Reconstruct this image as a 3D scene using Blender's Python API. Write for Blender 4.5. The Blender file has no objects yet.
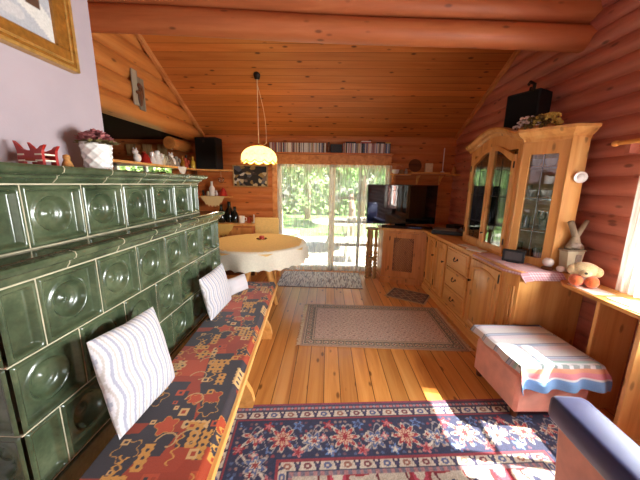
import bpy, math, random
import numpy as np
from mathutils import Matrix, Vector
random.seed(7); RNG = np.random.default_rng(5)
SC = bpy.context.scene
COL = SC.collection
PI = math.pi

# ------------------------------------------------------------------ colour / node helpers
def s(r, g, b):
    f = lambda c: (c/255/12.92) if c/255 <= .04045 else ((c/255+.055)/1.055)**2.4
    return (f(r), f(g), f(b), 1.0)

class NT:
    def __init__(self, name):
        self.m = bpy.data.materials.new(name); self.m.use_nodes = True
        self.t = self.m.node_tree; self.t.nodes.clear()
        self.out = self.n('ShaderNodeOutputMaterial')
    def n(self, typ, **kw):
        nd = self.t.nodes.new(typ)
        for k, v in kw.items(): setattr(nd, k, v)
        return nd
    def set(self, sock, v):
        if hasattr(v, 'is_output'): self.t.links.new(v, sock)
        else: sock.default_value = v
    def math(self, op, a, b=0.0, c=None):
        nd = self.n('ShaderNodeMath', operation=op)
        self.set(nd.inputs[0], a); self.set(nd.inputs[1], b)
        if c is not None: self.set(nd.inputs[2], c)
        return nd.outputs[0]
    def mix(self, f, a, b, mode='MIX'):
        nd = self.n('ShaderNodeMix', data_type='RGBA', blend_type=mode)
        self.set(nd.inputs[0], f); self.set(nd.inputs[6], a); self.set(nd.inputs[7], b)
        return nd.outputs[2]
    def ramp(self, f, stops):
        nd = self.n('ShaderNodeValToRGB'); e = nd.color_ramp.elements
        while len(e) > 1: e.remove(e[-1])
        e[0].position, e[0].color = stops[0]
        for p, c in stops[1:]:
            x = e.new(p); x.color = c
        self.set(nd.inputs[0], f); return nd.outputs[0]
    def coord(self, scale=(1, 1, 1), rnd=True):
        tc = self.n('ShaderNodeTexCoord').outputs['Object']
        mp = self.n('ShaderNodeMapping'); self.set(mp.inputs[0], tc); mp.inputs[3].default_value = scale
        if rnd:
            oi = self.n('ShaderNodeObjectInfo').outputs['Random']
            cm = self.n('ShaderNodeCombineXYZ')
            r = self.math('MULTIPLY', oi, 37.0)
            for i in range(3): self.set(cm.inputs[i], r)
            self.set(mp.inputs[1], cm.outputs[0])
        return mp.outputs[0]
    def noise(self, vec, sc=5.0, detail=4.0, rough=.55, dist=0.0):
        nd = self.n('ShaderNodeTexNoise'); self.set(nd.inputs['Vector'], vec)
        nd.inputs['Scale'].default_value = sc; nd.inputs['Detail'].default_value = detail
        nd.inputs['Roughness'].default_value = rough; nd.inputs['Distortion'].default_value = dist
        return nd.outputs['Fac']
    def bsdf(self, color, rough=.5, metallic=0., coat=0., spec=.5, bump=None, bstr=.2, bdist=.01, sheen=0., trans=0.):
        p = self.n('ShaderNodeBsdfPrincipled')
        self.set(p.inputs['Base Color'], color); self.set(p.inputs['Roughness'], rough)
        p.inputs['Metallic'].default_value = metallic
        p.inputs['Coat Weight'].default_value = coat; p.inputs['Coat Roughness'].default_value = .08
        p.inputs['Specular IOR Level'].default_value = spec
        p.inputs['Sheen Weight'].default_value = sheen
        p.inputs['Transmission Weight'].default_value = trans
        if bump is not None:
            b = self.n('ShaderNodeBump'); b.inputs['Strength'].default_value = bstr; b.inputs['Distance'].default_value = bdist
            self.set(b.inputs['Height'], bump); self.t.links.new(b.outputs[0], p.inputs['Normal'])
        self.t.links.new(p.outputs[0], self.out.inputs[0]); return p

def plain(name, c, rough=.5, metallic=0., coat=0., var=.12, vs=18., spec=.5, sheen=0.):
    k = NT(name); nz = k.noise(k.coord(), vs, 3.)
    lo = tuple(x*(1-var) for x in c[:3])+(1,); hi = tuple(min(1, x*(1+var)) for x in c[:3])+(1,)
    k.bsdf(k.ramp(nz, [(.3, lo), (.7, hi)]), rough, metallic, coat, spec, sheen=sheen); return k.m

def vcol(name, rough=.9, fuzz=0.12, sheen=.2, sc=260., coat=0., spec=.3):
    k = NT(name); a = k.n('ShaderNodeAttribute', attribute_name='Col').outputs['Color']
    nz = k.noise(k.coord(rnd=False), sc, 2.)
    g = k.ramp(nz, [(.3, (1-fuzz*2,)*3+(1,)), (.7, (1,)*3+(1,))])
    k.bsdf(k.mix(1.0, a, g, 'MULTIPLY'), rough, 0, coat, spec, bump=nz, bstr=.25, bdist=.003, sheen=sheen); return k.m

def wood(name, dark, mid, light, axis=0, grain=13., knots=.35, rough=.45, board=None, bax=None, seam=.035, seamcol=None, coat=0., along=.9, kd=None, tone=.35, contrast=.22):
    """axis: grain direction; board: plank width, bax: axis across the planks"""
    k = NT(name)
    sc = [grain]*3; sc[axis] = along
    tc = k.coord(tuple(sc), rnd=board is None)
    vec = tc
    raw = k.n('ShaderNodeSeparateXYZ'); k.set(raw.inputs[0], k.n('ShaderNodeTexCoord').outputs['Object'])
    kvec = None
    if board:
        q = k.math('DIVIDE', raw.outputs[bax], board)
        fl = k.math('FLOOR', q); fr = k.math('FRACT', q)
        wn = k.n('ShaderNodeTexWhiteNoise', noise_dimensions='1D'); k.set(wn.inputs['W'], fl)
        rv = wn.outputs['Value']
        cm = k.n('ShaderNodeCombineXYZ')
        o = k.math('MULTIPLY', rv, 53.0)
        for i in range(3): k.set(cm.inputs[i], o)
        va = k.n('ShaderNodeVectorMath', operation='ADD'); k.set(va.inputs[0], tc); k.set(va.inputs[1], cm.outputs[0])
        vec = va.outputs[0]
    nz = k.noise(vec, 1.0, 5., .6, .6)
    c = k.ramp(nz, [(.5-contrast, dark), (.5, mid), (.5+contrast, light)])
    # knots
    ks = [11.]*3; ks[axis] = 4.4
    kv = k.coord(tuple(ks), rnd=board is None)
    if board:
        va2 = k.n('ShaderNodeVectorMath', operation='ADD'); k.set(va2.inputs[0], kv); k.set(va2.inputs[1], cm.outputs[0]); kv = va2.outputs[0]
    vo = k.n('ShaderNodeTexVoronoi'); k.set(vo.inputs['Vector'], kv); vo.inputs['Scale'].default_value = 1.0
    km = k.ramp(vo.outputs['Distance'], [(.09, (1, 1, 1, 1)), (.17, (0, 0, 0, 1))])
    kf = k.math('MULTIPLY', km, knots)
    kdc = kd or tuple(x*.28 for x in dark[:3])+(1,)
    c = k.mix(kf, c, kdc)
    bump = nz
    if board:
        t = k.ramp(rv, [(0, (1-tone,)*3+(1,)), (1, (1+tone*.35,)*3+(1,))])
        c = k.mix(1.0, c, t, 'MULTIPLY')
        e = k.math('ABSOLUTE', k.math('SUBTRACT', fr, .5))
        sm = k.math('GREATER_THAN', e, .5-seam)
        c = k.mix(sm, c, seamcol or tuple(x*.22 for x in dark[:3])+(1,))
    k.bsdf(c, rough, 0, coat, .4, bump=bump, bstr=.08, bdist=.01)
    return k.m

# ------------------------------------------------------------------ mesh builder
class MB:
    def __init__(self): self.v = []; self.f = []; self.c = []
    def add(self, verts, faces):
        o = len(self.v); self.v += [tuple(p) for p in verts]; self.f += [tuple(i+o for i in q) for q in faces]; return self
    def box(self, x0, x1, y0, y1, z0, z1):
        return self.add([(x0,y0,z0),(x1,y0,z0),(x1,y1,z0),(x0,y1,z0),(x0,y0,z1),(x1,y0,z1),(x1,y1,z1),(x0,y1,z1)],
                        [(3,2,1,0),(4,5,6,7),(0,1,5,4),(1,2,6,5),(2,3,7,6),(3,0,4,7)])
    def bbox(self, x0, x1, y0, y1, z0, z1, b=.004):
        """box with chamfered edges"""
        o = len(self.v); vs = []
        for sx, sy, sz in [(a, b_, c) for a in (0, 1) for b_ in (0, 1) for c in (0, 1)]:
            X = (x0, x1)[sx]; Y = (y0, y1)[sy]; Z = (z0, z1)[sz]
            dx = b if sx == 0 else -b; dy = b if sy == 0 else -b; dz = b if sz == 0 else -b
            vs += [(X, Y+dy, Z+dz), (X+dx, Y, Z+dz), (X+dx, Y+dy, Z)]
        I = lambda sx, sy, sz, k: ((sx*2+sy)*2+sz)*3+k
        F = []
        for k in range(3):
            for sd in (0, 1):
                q = []
                for (a, c) in ((0,0),(1,0),(1,1),(0,1)):
                    t = [0,0,0]; t[k] = sd; t[(k+1)%3] = a; t[(k+2)%3] = c; q.append(I(*t, k))
                F.append(tuple(q if sd else q[::-1]))
        for k in range(3):
            for a in (0,1):
                for c in (0,1):
                    t0=[0,0,0]; t0[(k+1)%3]=a; t0[(k+2)%3]=c; t1=list(t0); t1[k]=1
                    k1=(k+1)%3; k2=(k+2)%3
                    F.append((I(*t0,k1),I(*t1,k1),I(*t1,k2),I(*t0,k2)))
        for a in (0,1):
            for b_ in (0,1):
                for c in (0,1): F.append((I(a,b_,c,0),I(a,b_,c,1),I(a,b_,c,2)))
        return self.add(vs, F)
    def obox(self, c, sx, sy, sz, rot=0., b=0., tilt=None):
        m = MB(); (m.bbox(-sx/2,sx/2,-sy/2,sy/2,-sz/2,sz/2,b) if b else m.box(-sx/2,sx/2,-sy/2,sy/2,-sz/2,sz/2))
        R = Matrix.Rotation(rot, 4, 'Z')
        if tilt: R = R @ Matrix.Rotation(tilt[1], 4, tilt[0])
        return self.merge(m, Matrix.Translation(c) @ R)
    def merge(self, m, M=None):
        vs = [tuple(M @ Vector(p)) for p in m.v] if M else m.v
        return self.add(vs, m.f)
    def tube(self, pts, r, n=10, cap=True):
        pts = [Vector(p) for p in pts]; rs = r if isinstance(r, (list, tuple)) else [r]*len(pts)
        o = len(self.v); vs = []; fs = []; up = None
        for i, p in enumerate(pts):
            d = (pts[min(i+1, len(pts)-1)]-pts[max(i-1, 0)])
            d = d.normalized() if d.length > 1e-9 else Vector((0,0,1))
            if up is None: up = d.orthogonal().normalized()
            up = (up-d*up.dot(d)); up = up.normalized() if up.length > 1e-6 else d.orthogonal().normalized()
            w = d.cross(up)
            for j in range(n):
                a = 2*PI*j/n; vs.append(tuple(p+(up*math.cos(a)+w*math.sin(a))*rs[i]))
        for i in range(len(pts)-1):
            for j in range(n): fs.append((i*n+j, i*n+(j+1)%n, (i+1)*n+(j+1)%n, (i+1)*n+j))
        if cap: fs += [tuple(range(n))[::-1], tuple(range((len(pts)-1)*n, len(pts)*n))]
        return self.add(vs, fs)
    def lathe(self, prof, c=(0,0,0), n=24, sx=1., sy=1.):
        vs = []; fs = []; m = len(prof)
        for r, z in prof:
            for j in range(n):
                a = 2*PI*j/n; vs.append((c[0]+r*sx*math.cos(a), c[1]+r*sy*math.sin(a), c[2]+z))
        for i in range(m-1):
            for j in range(n): fs.append((i*n+j, i*n+(j+1)%n, (i+1)*n+(j+1)%n, (i+1)*n+j))
        if prof[0][0] > 1e-5: fs.append(tuple(range(n))[::-1])
        if prof[-1][0] > 1e-5: fs.append(tuple(range((m-1)*n, m*n)))
        return self.add(vs, fs)
    def ell(self, c, rx, ry, rz, n=16, m=10, rot=None):
        mm = MB(); pr = [(math.sin(PI*i/m)+1e-6, -math.cos(PI*i/m)) for i in range(m+1)]
        mm.lathe(pr, n=n)
        M = Matrix.Translation(c) @ (rot or Matrix()) @ Matrix.Diagonal((rx, ry, rz, 1))
        return self.merge(mm, M)
    def prism(self, poly, a0, a1, ax=2):
        """poly 2D extruded along ax; the 2D axes are the two others in order"""
        def P(p, a):
            q = [p[0], p[1]]; q.insert(ax, a); return tuple(q)
        n = len(poly); vs = [P(p, a0) for p in poly]+[P(p, a1) for p in poly]
        fs = [tuple(range(n))[::-1], tuple(range(n, 2*n))]+[(i, (i+1)%n, n+(i+1)%n, n+i) for i in range(n)]
        return self.add(vs, fs)
    def grid(self, fn, nu, nv, close_u=False):
        vs = [fn(i/nu, j/nv) for j in range(nv+1) for i in range(nu+1)]
        fs = [(j*(nu+1)+i, j*(nu+1)+i+1, (j+1)*(nu+1)+i+1, (j+1)*(nu+1)+i) for j in range(nv) for i in range(nu)]
        return self.add(vs, fs)

W = {}
def build(mb, name, mat, parent=None, at=None, rot=0., smooth=False, local=False, solid=0., sub=0, cols=None, recalc=True, bevel=0.):
    if parent is not None: M = W[parent]
    else: M = Matrix.Translation(at or (0,0,0)) @ Matrix.Rotation(rot, 4, 'Z')
    inv = M.inverted()
    vs = mb.v if local else [tuple(inv @ Vector(p)) for p in mb.v]
    me = bpy.data.meshes.new(name); me.from_pydata(vs, [], mb.f)
    import bmesh
    if recalc:
        bm = bmesh.new(); bm.from_mesh(me); bmesh.ops.recalc_face_normals(bm, faces=bm.faces); bm.to_mesh(me); bm.free()
    if cols is not None:
        at_ = me.color_attributes.new('Col', 'FLOAT_COLOR', 'POINT')
        a = np.ones((len(vs), 4), dtype=np.float32); a[:, :cols.shape[1]] = cols
        at_.data.foreach_set('color', a.ravel())
    if smooth is True:
        me.polygons.foreach_set('use_smooth', [True]*len(me.polygons))
    elif smooth:
        me.polygons.foreach_set('use_smooth', [True]*len(me.polygons)); me.set_sharp_from_angle(angle=math.radians(smooth))
    me.materials.append(mat)
    o = bpy.data.objects.new(name, me); COL.objects.link(o)
    if parent is not None: o.parent = parent
    else: o.matrix_world = M
    W[o] = M
    if bevel:
        b = o.modifiers.new('bevel', 'BEVEL'); b.width = bevel; b.segments = 2; b.limit_method = 'ANGLE'
    if solid:
        q = o.modifiers.new('solid', 'SOLIDIFY'); q.thickness = solid; q.offset = 0
    if sub:
        q = o.modifiers.new('sub', 'SUBSURF'); q.levels = sub; q.render_levels = sub
    return o
def thing(name, label, cat, at=(0,0,0), rot=0., group=None):
    o = bpy.data.objects.new(name, None); COL.objects.link(o); o.empty_display_size = .1
    M = Matrix.Translation(at) @ Matrix.Rotation(rot, 4, 'Z'); o.matrix_world = M; W[o] = M
    return tag(o, label, cat, group)
def tag(o, label, cat, group=None):
    o['label'] = label; o['category'] = cat
    if group: o['group'] = group
    return o
def struct(o): o['kind'] = 'structure'; return o
def kids(o): return [c for c in bpy.data.objects if c.parent == o]
def dup(root, at, rot=0., label=None, group=None, scale=None):
    def cp(o, par):
        c = o.copy(); COL.objects.link(c)
        if par is not None: c.parent = par
        for ch in kids(o): cp(ch, c)
        return c
    ks = kids(root)
    r = root.copy(); COL.objects.link(r)
    for ch in ks: cp(ch, r)
    M = Matrix.Translation(at) @ Matrix.Rotation(rot, 4, 'Z')
    if scale: M = M @ Matrix.Diagonal((*scale, 1)) if not isinstance(scale, float) else M @ Matrix.Scale(scale, 4)
    r.matrix_world = M; W[r] = M
    if label: r['label'] = label
    if group: r['group'] = group
    return r

def sm(a, b, x):
    t = np.clip((x-a)/(b-a), 0, 1); return t*t*(3-2*t)

# ------------------------------------------------------------------ camera
F, H = 280., 1.45
vd = Vector((328-320, -(184-240), -F)).normalized()
up = -Vector((299-320, -(1612-240), -F)); up = (up-vd*up.dot(vd)).normalized()
xr = vd.cross(up)
M3 = Matrix((xr, vd, up))
cam = bpy.data.cameras.new('camera'); cam.sensor_width = 36; cam.lens = F/640*36; cam.clip_start = .03
co = bpy.data.objects.new('camera', cam); COL.objects.link(co)
co.matrix_world = Matrix.Translation((0,0,H)) @ M3.to_4x4(); SC.camera = co

# ------------------------------------------------------------------ materials
M = {}
M['floor'] = wood('floor_pine', s(178,106,46), s(212,142,72), s(228,166,96), contrast=.28, axis=1, grain=16, board=.118, bax=0, rough=.33, seam=.022, knots=.8, tone=.22, coat=.12)
M['ceil'] = wood('ceiling_pine', s(172,92,38), s(202,118,54), s(216,138,72), axis=0, grain=13, board=.088, bax=1, rough=.5, seam=.022, knots=.9, tone=.22, contrast=.34, seamcol=s(112,54,22))
M['log'] = wood('log_pine', s(160,84,40), s(194,112,58), s(212,136,80), contrast=.3, axis=0, grain=10, knots=.7, rough=.5)
M['logy'] = wood('log_pine_side', s(152,84,68), s(190,114,94), s(208,138,118), contrast=.3, axis=1, grain=10, knots=.7, rough=.5)
M['loghead'] = wood('log_header', s(164,88,40), s(200,122,58), s(216,146,80), contrast=.3, axis=1, grain=10, knots=.7, rough=.5)
M['beam'] = wood('beam_log', s(152,78,42), s(186,104,60), s(204,126,80), contrast=.3, axis=0, grain=9, knots=.7, rough=.5)
M['pine'] = wood('pine_cabinet', s(196,130,66), s(222,162,92), s(234,182,114), axis=2, grain=12, knots=.6, rough=.38, coat=.1)
M['pineh'] = wood('pine_horizontal', s(196,130,66), s(222,162,92), s(234,182,114), axis=1, grain=12, knots=.5, rough=.38, coat=.1)
M['pinex'] = wood('pine_crosswise', s(196,130,66), s(222,162,92), s(234,182,114), axis=0, grain=12, knots=.5, rough=.4)
M['honey'] = wood('honey_pine', s(178,108,52), s(208,138,76), s(224,160,96), axis=2, grain=12, knots=.5, rough=.4)
M['trimw'] = wood('trim_pine', s(172,104,54), s(206,134,76), s(222,156,96), axis=1, grain=12, knots=.2, rough=.5)
M['benchw'] = wood('bench_wood', s(206,136,66), s(230,164,88), s(240,184,112), axis=1, grain=12, knots=.3, rough=.4)
M['darkw'] = wood('dark_wood', s(70,36,18), s(96,54,28), s(116,68,38), axis=0, grain=12, knots=.3, rough=.5)
M['rustic'] = wood('weathered_wood', s(128,92,54), s(172,132,84), s(200,164,112), axis=2, grain=14, knots=.3, rough=.7)
M['greyw'] = wood('driftwood', s(112,96,78), s(150,134,112), s(182,166,142), axis=2, grain=16, knots=.1, rough=.8)
def glaze(name, a, b, c, rough=.13):
    k = NT(name); v = k.coord(rnd=False)
    n1 = k.noise(v, 7., 4.); n2 = k.noise(v, 60., 2.)
    f = k.math('ADD', k.math('MULTIPLY', n1, .8), k.math('MULTIPLY', n2, .2))
    k.bsdf(k.ramp(f, [(.32, a), (.5, b), (.68, c)]), rough, 0, .35, .5, bump=n1, bstr=.06, bdist=.01); return k.m
M['glaze'] = glaze('green_glaze', s(50,60,42), s(72,84,60), s(100,108,80), .27)
M['glazed'] = glaze('dark_glaze', s(34,34,26), s(46,46,34), s(62,58,44), .2)
M['grout'] = plain('pale_grout', s(196,186,158), .85)
k = NT('white_plaster'); nz = k.noise(k.coord(rnd=False), 3., 5.); n2 = k.noise(k.coord(rnd=False), 120., 2.)
k.bsdf(k.ramp(nz, [(.3, s(174,158,163)), (.7, s(182,166,171))]), .9, bump=n2, bstr=.15, bdist=.004); M['plaster'] = k.m
M['white'] = plain('white_paint', s(236,232,224), .45, var=.03)
M['cream'] = plain('cream_paint', s(226,212,184), .5, var=.05)
M['ceramic'] = plain('white_ceramic', s(238,232,226), .18, coat=.4, var=.03)
M['black'] = plain('black_plastic', s(20,20,23), .45)
M['blackgloss'] = plain('black_gloss', s(8,8,11), .06, coat=.3)
M['speaker'] = plain('speaker_black', s(17,17,20), .75, vs=200)
M['grille'] = plain('speaker_cloth', s(10,10,12), .95, vs=300)
M['brass'] = plain('antique_brass', s(96,70,40), .4, metallic=.8)
M['iron'] = plain('dark_iron', s(48,40,36), .5, metallic=.6)
M['chrome'] = plain('steel', s(190,190,195), .2, metallic=1.)
M['gold'] = plain('gilded_frame', s(166,112,44), .38, metallic=.45, var=.25, vs=40)
M['goldlight'] = plain('gilded_edge', s(196,150,78), .38, metallic=.45, var=.2, vs=40)
M['red'] = plain('red_paint', s(170,36,28), .4)
M['redclay'] = plain('terracotta_red', s(176,70,44), .7)
M['orange'] = plain('orange_plush', s(222,104,46), .95, sheen=.6, vs=90, var=.2)
M['plush'] = plain('cream_plush', s(216,190,142), .95, sheen=.6, vs=120, var=.2)
M['yellow'] = plain('yellow_glaze', s(216,176,60), .3, coat=.3)
M['ylinen'] = plain('yellow_linen', s(238,200,128), .9, vs=60, var=.08)
M['wlinen'] = plain('white_linen', s(232,222,200), .9, vs=60, var=.06)
def lacemat(name, c):
    k = NT(name); v = k.n('ShaderNodeTexVoronoi', feature='DISTANCE_TO_EDGE'); k.set(v.inputs['Vector'], k.coord(rnd=False)); v.inputs['Scale'].default_value = 85.
    h = k.math('GREATER_THAN', v.outputs['Distance'], .30)
    nz = k.noise(k.coord(rnd=False), 22., 2.); h = k.math('MULTIPLY', h, k.math('GREATER_THAN', nz, .5))
    d = k.n('ShaderNodeBsdfDiffuse'); d.inputs[0].default_value = c; t = k.n('ShaderNodeBsdfTransparent')
    m = k.n('ShaderNodeMixShader'); k.set(m.inputs[0], h); k.set(m.inputs[1], d.outputs[0]); k.set(m.inputs[2], t.outputs[0]); k.t.links.new(m.outputs[0], k.out.inputs[0]); return k.m
M['lace'] = lacemat('cream_lace', s(228,202,150)); M['ylace'] = lacemat('yellow_lace', s(232,190,110)); M['card'] = plain('cream_card', s(226,204,164), .8)
M['wlace'] = plain('white_lace', s(232,226,216), .95, vs=150, var=.2)
M['suede'] = plain('salmon_suede', s(226,156,134), .95, sheen=.5, vs=9, var=.14)
M['bluecov'] = plain('navy_velvet', s(32,36,88), .42, sheen=.25, vs=20)
M['paper'] = plain('paper', s(228,224,218), .8, var=.05)
M['pinkfl'] = plain('dried_pink_petals', s(186,112,112), .9, var=.3, vs=60)
M['leafd'] = plain('dry_leaf', s(120,104,60), .9, var=.3, vs=60)
M['yflower'] = plain('yellow_petals', s(240,208,110), .9, var=.3, vs=60)
M['wflower'] = plain('pale_petals', s(232,222,218), .9, var=.2, vs=60)
M['wicker'] = plain('basket_wood', s(186,128,66), .7, var=.3, vs=90)
M['stone'] = plain('grey_stone', s(150,138,126), .8, var=.25, vs=30)
M['pig'] = plain('pale_stoneware', s(200,190,160), .5, var=.1)
M['twine'] = plain('twine', s(220,196,160), .9)
M['bottle'] = plain('dark_bottle', s(16,18,16), .08, coat=.5)
M['amber'] = plain('amber_bottle', s(150,96,26), .15, coat=.5)
M['screen'] = plain('tv_glass', s(5,6,9), .035, coat=0.6, var=.02, spec=.7)
M['lawn'] = plain('lawn', s(94,126,62), .95, vs=4, var=.3)
M['patio'] = plain('patio_paving', s(158,153,142), .9, vs=3, var=.1)
M['leaf'] = plain('leaf_green', s(86,124,56), .7, vs=1.6, var=.35)
M['leaf2'] = plain('leaf_light', s(120,148,82), .7, vs=1.6, var=.3)
M['bark'] = plain('bark', s(150,112,96), .95, vs=14, var=.3)
M['greyplastic'] = plain('grey_garden_plastic', s(140,144,134), .6)
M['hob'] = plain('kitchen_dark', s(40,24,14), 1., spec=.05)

def glassmat(name, tint=(1,1,1,1), refl=.1, rough=.02):
    k = NT(name)
    t = k.n('ShaderNodeBsdfTransparent'); t.inputs[0].default_value = tint
    g = k.n('ShaderNodeBsdfGlossy'); g.inputs['Roughness'].default_value = rough; g.inputs[0].default_value = (1,1,1,1)
    fr = k.n('ShaderNodeFresnel'); fr.inputs[0].default_value = 1.5
    f = k.math('ADD', k.math('MULTIPLY', fr.outputs[0], .9 if refl else .35), refl)
    nz = k.noise(k.coord(rnd=False), 2., 1.)
    f = k.math('MULTIPLY', f, k.math('ADD', k.math('MULTIPLY', nz, .1), .95))
    m = k.n('ShaderNodeMixShader'); k.set(m.inputs[0], f); k.set(m.inputs[1], t.outputs[0]); k.set(m.inputs[2], g.outputs[0])
    k.t.links.new(m.outputs[0], k.out.inputs[0]); return k.m
M['glass'] = glassmat('pane_glass', (.97,.99,.98,1), .0)
M['cabglass'] = glassmat('cabinet_glass', (.9,.92,.92,1), .1)
M['crystal'] = glassmat('crystal', (.93,.95,.96,1), .14)

def sheer(name, dens, threads=130., col=s(244,240,230), axis=0):
    k = NT(name)
    sc = [0,0,0]; sc[axis] = threads; sc[2] = 3.
    v = k.coord(tuple(sc), rnd=False); nz = k.noise(v, 1., 3.)
    v2 = k.coord((8,8,8), rnd=False); n2 = k.noise(v2, 1., 2.)
    f = k.math('ADD', k.math('MULTIPLY', k.math('SUBTRACT', nz, .5), 1.6), dens)
    f = k.math('ADD', f, k.math('MULTIPLY', k.math('SUBTRACT', n2, .5), .25))
    cl = k.n('ShaderNodeClamp'); k.set(cl.inputs[0], f); cl.inputs[1].default_value = .04; cl.inputs[2].default_value = .96
    d = k.n('ShaderNodeBsdfDiffuse'); d.inputs[0].default_value = col
    tl = k.n('ShaderNodeBsdfTranslucent'); tl.inputs[0].default_value = col
    mm = k.n('ShaderNodeMixShader'); mm.inputs[0].default_value = .55; k.set(mm.inputs[1], d.outputs[0]); k.set(mm.inputs[2], tl.outputs[0])
    tr = k.n('ShaderNodeBsdfTransparent')
    m = k.n('ShaderNodeMixShader'); k.set(m.inputs[0], cl.outputs[0]); k.set(m.inputs[1], tr.outputs[0]); k.set(m.inputs[2], mm.outputs[0])
    k.t.links.new(m.outputs[0], k.out.inputs[0]); return k.m
M['sheer'] = sheer('sheer_net', .36)
M['sheer2'] = sheer('string_net', .40, 90.)
M['drape'] = sheer('white_drape', .7, 160., axis=1)

def shade_mat():
    k = NT('lamp_shade_glass')
    d = k.n('ShaderNodeBsdfDiffuse'); tl = k.n('ShaderNodeBsdfTranslucent')
    nz = k.noise(k.coord(rnd=False), 30., 2.)
    c = k.ramp(nz, [(.3, s(244,222,150)), (.7, s(252,238,190))])
    k.set(d.inputs[0], c); k.set(tl.inputs[0], c)
    m = k.n('ShaderNodeMixShader'); m.inputs[0].default_value = .6; k.set(m.inputs[1], d.outputs[0]); k.set(m.inputs[2], tl.outputs[0])
    e = k.n('ShaderNodeEmission'); e.inputs[0].default_value = s(255,236,164); e.inputs[1].default_value = .75
    a = k.n('ShaderNodeAddShader'); k.set(a.inputs[0], m.outputs[0]); k.set(a.inputs[1], e.outputs[0])
    k.t.links.new(a.outputs[0], k.out.inputs[0]); return k.m
M['shade'] = shade_mat()
def emis(name, c, st):
    k = NT(name); e = k.n('ShaderNodeEmission'); e.inputs[0].default_value = c; e.inputs[1].default_value = st
    k.t.links.new(e.outputs[0], k.out.inputs[0]); return k.m
M['bulb'] = emis('glowing_bulb', s(255,238,190), 6.)
M['rug'] = vcol('rug_wool'); M['fabric'] = vcol('bench_fabric', .95, .08); M['cloth'] = vcol('woven_cotton', .95, .06)
M['paint'] = vcol('oil_paint', .5, .08, 0., 120., .1)

# ------------------------------------------------------------------ room shell
XR, XL, YB, YF = 2.0, -2.05, 4.6, -2.6
SL = .53
def ceil_z(y): return 2.17+SL*(YB-y) if y > .6 else 2.17+SL*(YB-.6)-.75*(.6-y)
build(MB().box(-4.3, 2.3, YF-.2, YB+.25, -.12, 0), 'floor', M['floor']); struct(bpy.data.objects['floor'])
m = MB()
zr = ceil_z(.6)
m.prism([(YB+.3, ceil_z(YB+.3)), (.6, zr), (YF-.3, ceil_z(YF-.3)), (YF-.3, ceil_z(YF-.3)+.12), (.6, zr+.14), (YB+.3, ceil_z(YB+.3)+.12)], -4.4, 2.4, ax=0)
struct(build(m, 'ceiling', M['ceil']))

def log_profile(z0, z1, pitch, depth, phase=0., back=.16):
    """(depth-outwards, z) closed outline; 0 is the groove plane, bulges go negative"""
    pts = []; z = z0
    n = max(1, int(round((z1-z0)/pitch*10)))
    for i in range(n+1):
        z = z0+(z1-z0)*i/n
        t = ((z-phase)/pitch) % 1.0
        b = math.sqrt(max(0, 1-(2*t-1)**2))
        pts.append((-depth*b, z))
    pts += [(back, z1), (back, z0)]
    return pts
PIT = .1335; PH = 1.129
def wall_y(segs, name, y, mat, sgn=1, pitch=PIT, depth=.034, phase=PH):
    mb = MB()
    for x0, x1, z0, z1 in segs:
        mb.prism([(y+sgn*a, z) for a, z in log_profile(z0, z1, pitch, depth, phase)], x0, x1, ax=0)
    return struct(build(mb, name, mat, smooth=50))
def wall_x(segs, name, x, mat, sgn=1, pitch=PIT, depth=.045, phase=PH, back=.16):
    mb = MB()
    for y0, y1, z0, z1 in segs:
        mb.prism([(x+sgn*a, z) for a, z in log_profile(z0, z1, pitch, depth, phase, back)], y0, y1, ax=1)
    return struct(build(mb, name, mat, smooth=50))
DX0, DX1, DZ = -.80, .97, 1.76
KX0, KX1, KZ0, KZ1 = -3.5, -2.5, .98, 1.74
wall_y([(DX1, 2.16, 0, 2.3), (DX0, DX1, DZ, 2.3), (KX1, DX0, 0, 2.3), (-4.3, KX0, 0, 2.3), (KX0, KX1, 0, KZ0), (KX0, KX1, KZ1, 2.3)], 'wall_back', YB, M['log'])
WY0, WY1, WZ0, WZ1 = .22, 1.72, .84, 1.70
wall_x([(YF, WY0, 0, 4.4), (WY1, YB+.1, 0, 4.4), (WY0, WY1, 0, WZ0), (WY0, WY1, WZ1, 4.4)], 'wall_right', XR, M['logy'])
# header of logs over the kitchen opening
wall_x([(1.5, YB+.1, 2.09, 4.4)], 'wall_left', XL, M['loghead'], sgn=-1, pitch=.185, depth=.06, phase=2.09, back=.14)
m = MB(); m.prism([(YB-.45+0, 0)]*0 or [(0,0)]*0 or [(-.1,-.1),(.1,-.1),(.1,.1),(-.1,.1)], 0, .01) if False else None
m = MB(); m.tube([(-2.235, 4.05, 1.985), (-2.235, 4.57, 1.985)], .085, 24)
struct(build(m, 'trim_6', M['loghead'], smooth=50))
# white plastered chimney block
CHX, CHY = -1.28, 1.655
struct(build(MB().box(-2.3, CHX, YF, .66, 0, 4.5), 'wall_added', M['plaster']))  # unseen stretch of white wall, added for the light
struct(build(MB().bbox(-2.3, CHX, .66, CHY, 1.504, 4.5, .006), 'wall_chimney', M['plaster']))
struct(build(MB().box(-2.3, -1.905, .66, CHY, 0, 1.504), 'wall_behind', M['plaster']))
# kitchen niche
struct(build(MB().box(-4.3, -4.2, 1.5, YB+.1, 0, 2.3), 'wall_kitchen', M['log']))
struct(build(MB().box(-4.3, -2.3, 1.45, 1.655, 0, 2.3), 'wall_niche', M['plaster']))
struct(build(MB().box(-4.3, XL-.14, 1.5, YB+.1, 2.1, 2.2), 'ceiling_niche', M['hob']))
# wall behind the camera, white to bounce light, with a big added window
FX0, FX1, FZ0, FZ1 = -1.1, 1.85, .5, 2.2
m = MB()
for a in ((-2.3, FX0, 0, 4.4), (FX1, 2.2, 0, 4.4), (FX0, FX1, 0, FZ0), (FX0, FX1, FZ1, 4.4)): m.box(a[0], a[1], YF-.16, YF, a[2], a[3])
struct(build(m, 'wall_front', M['plaster']))
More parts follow.
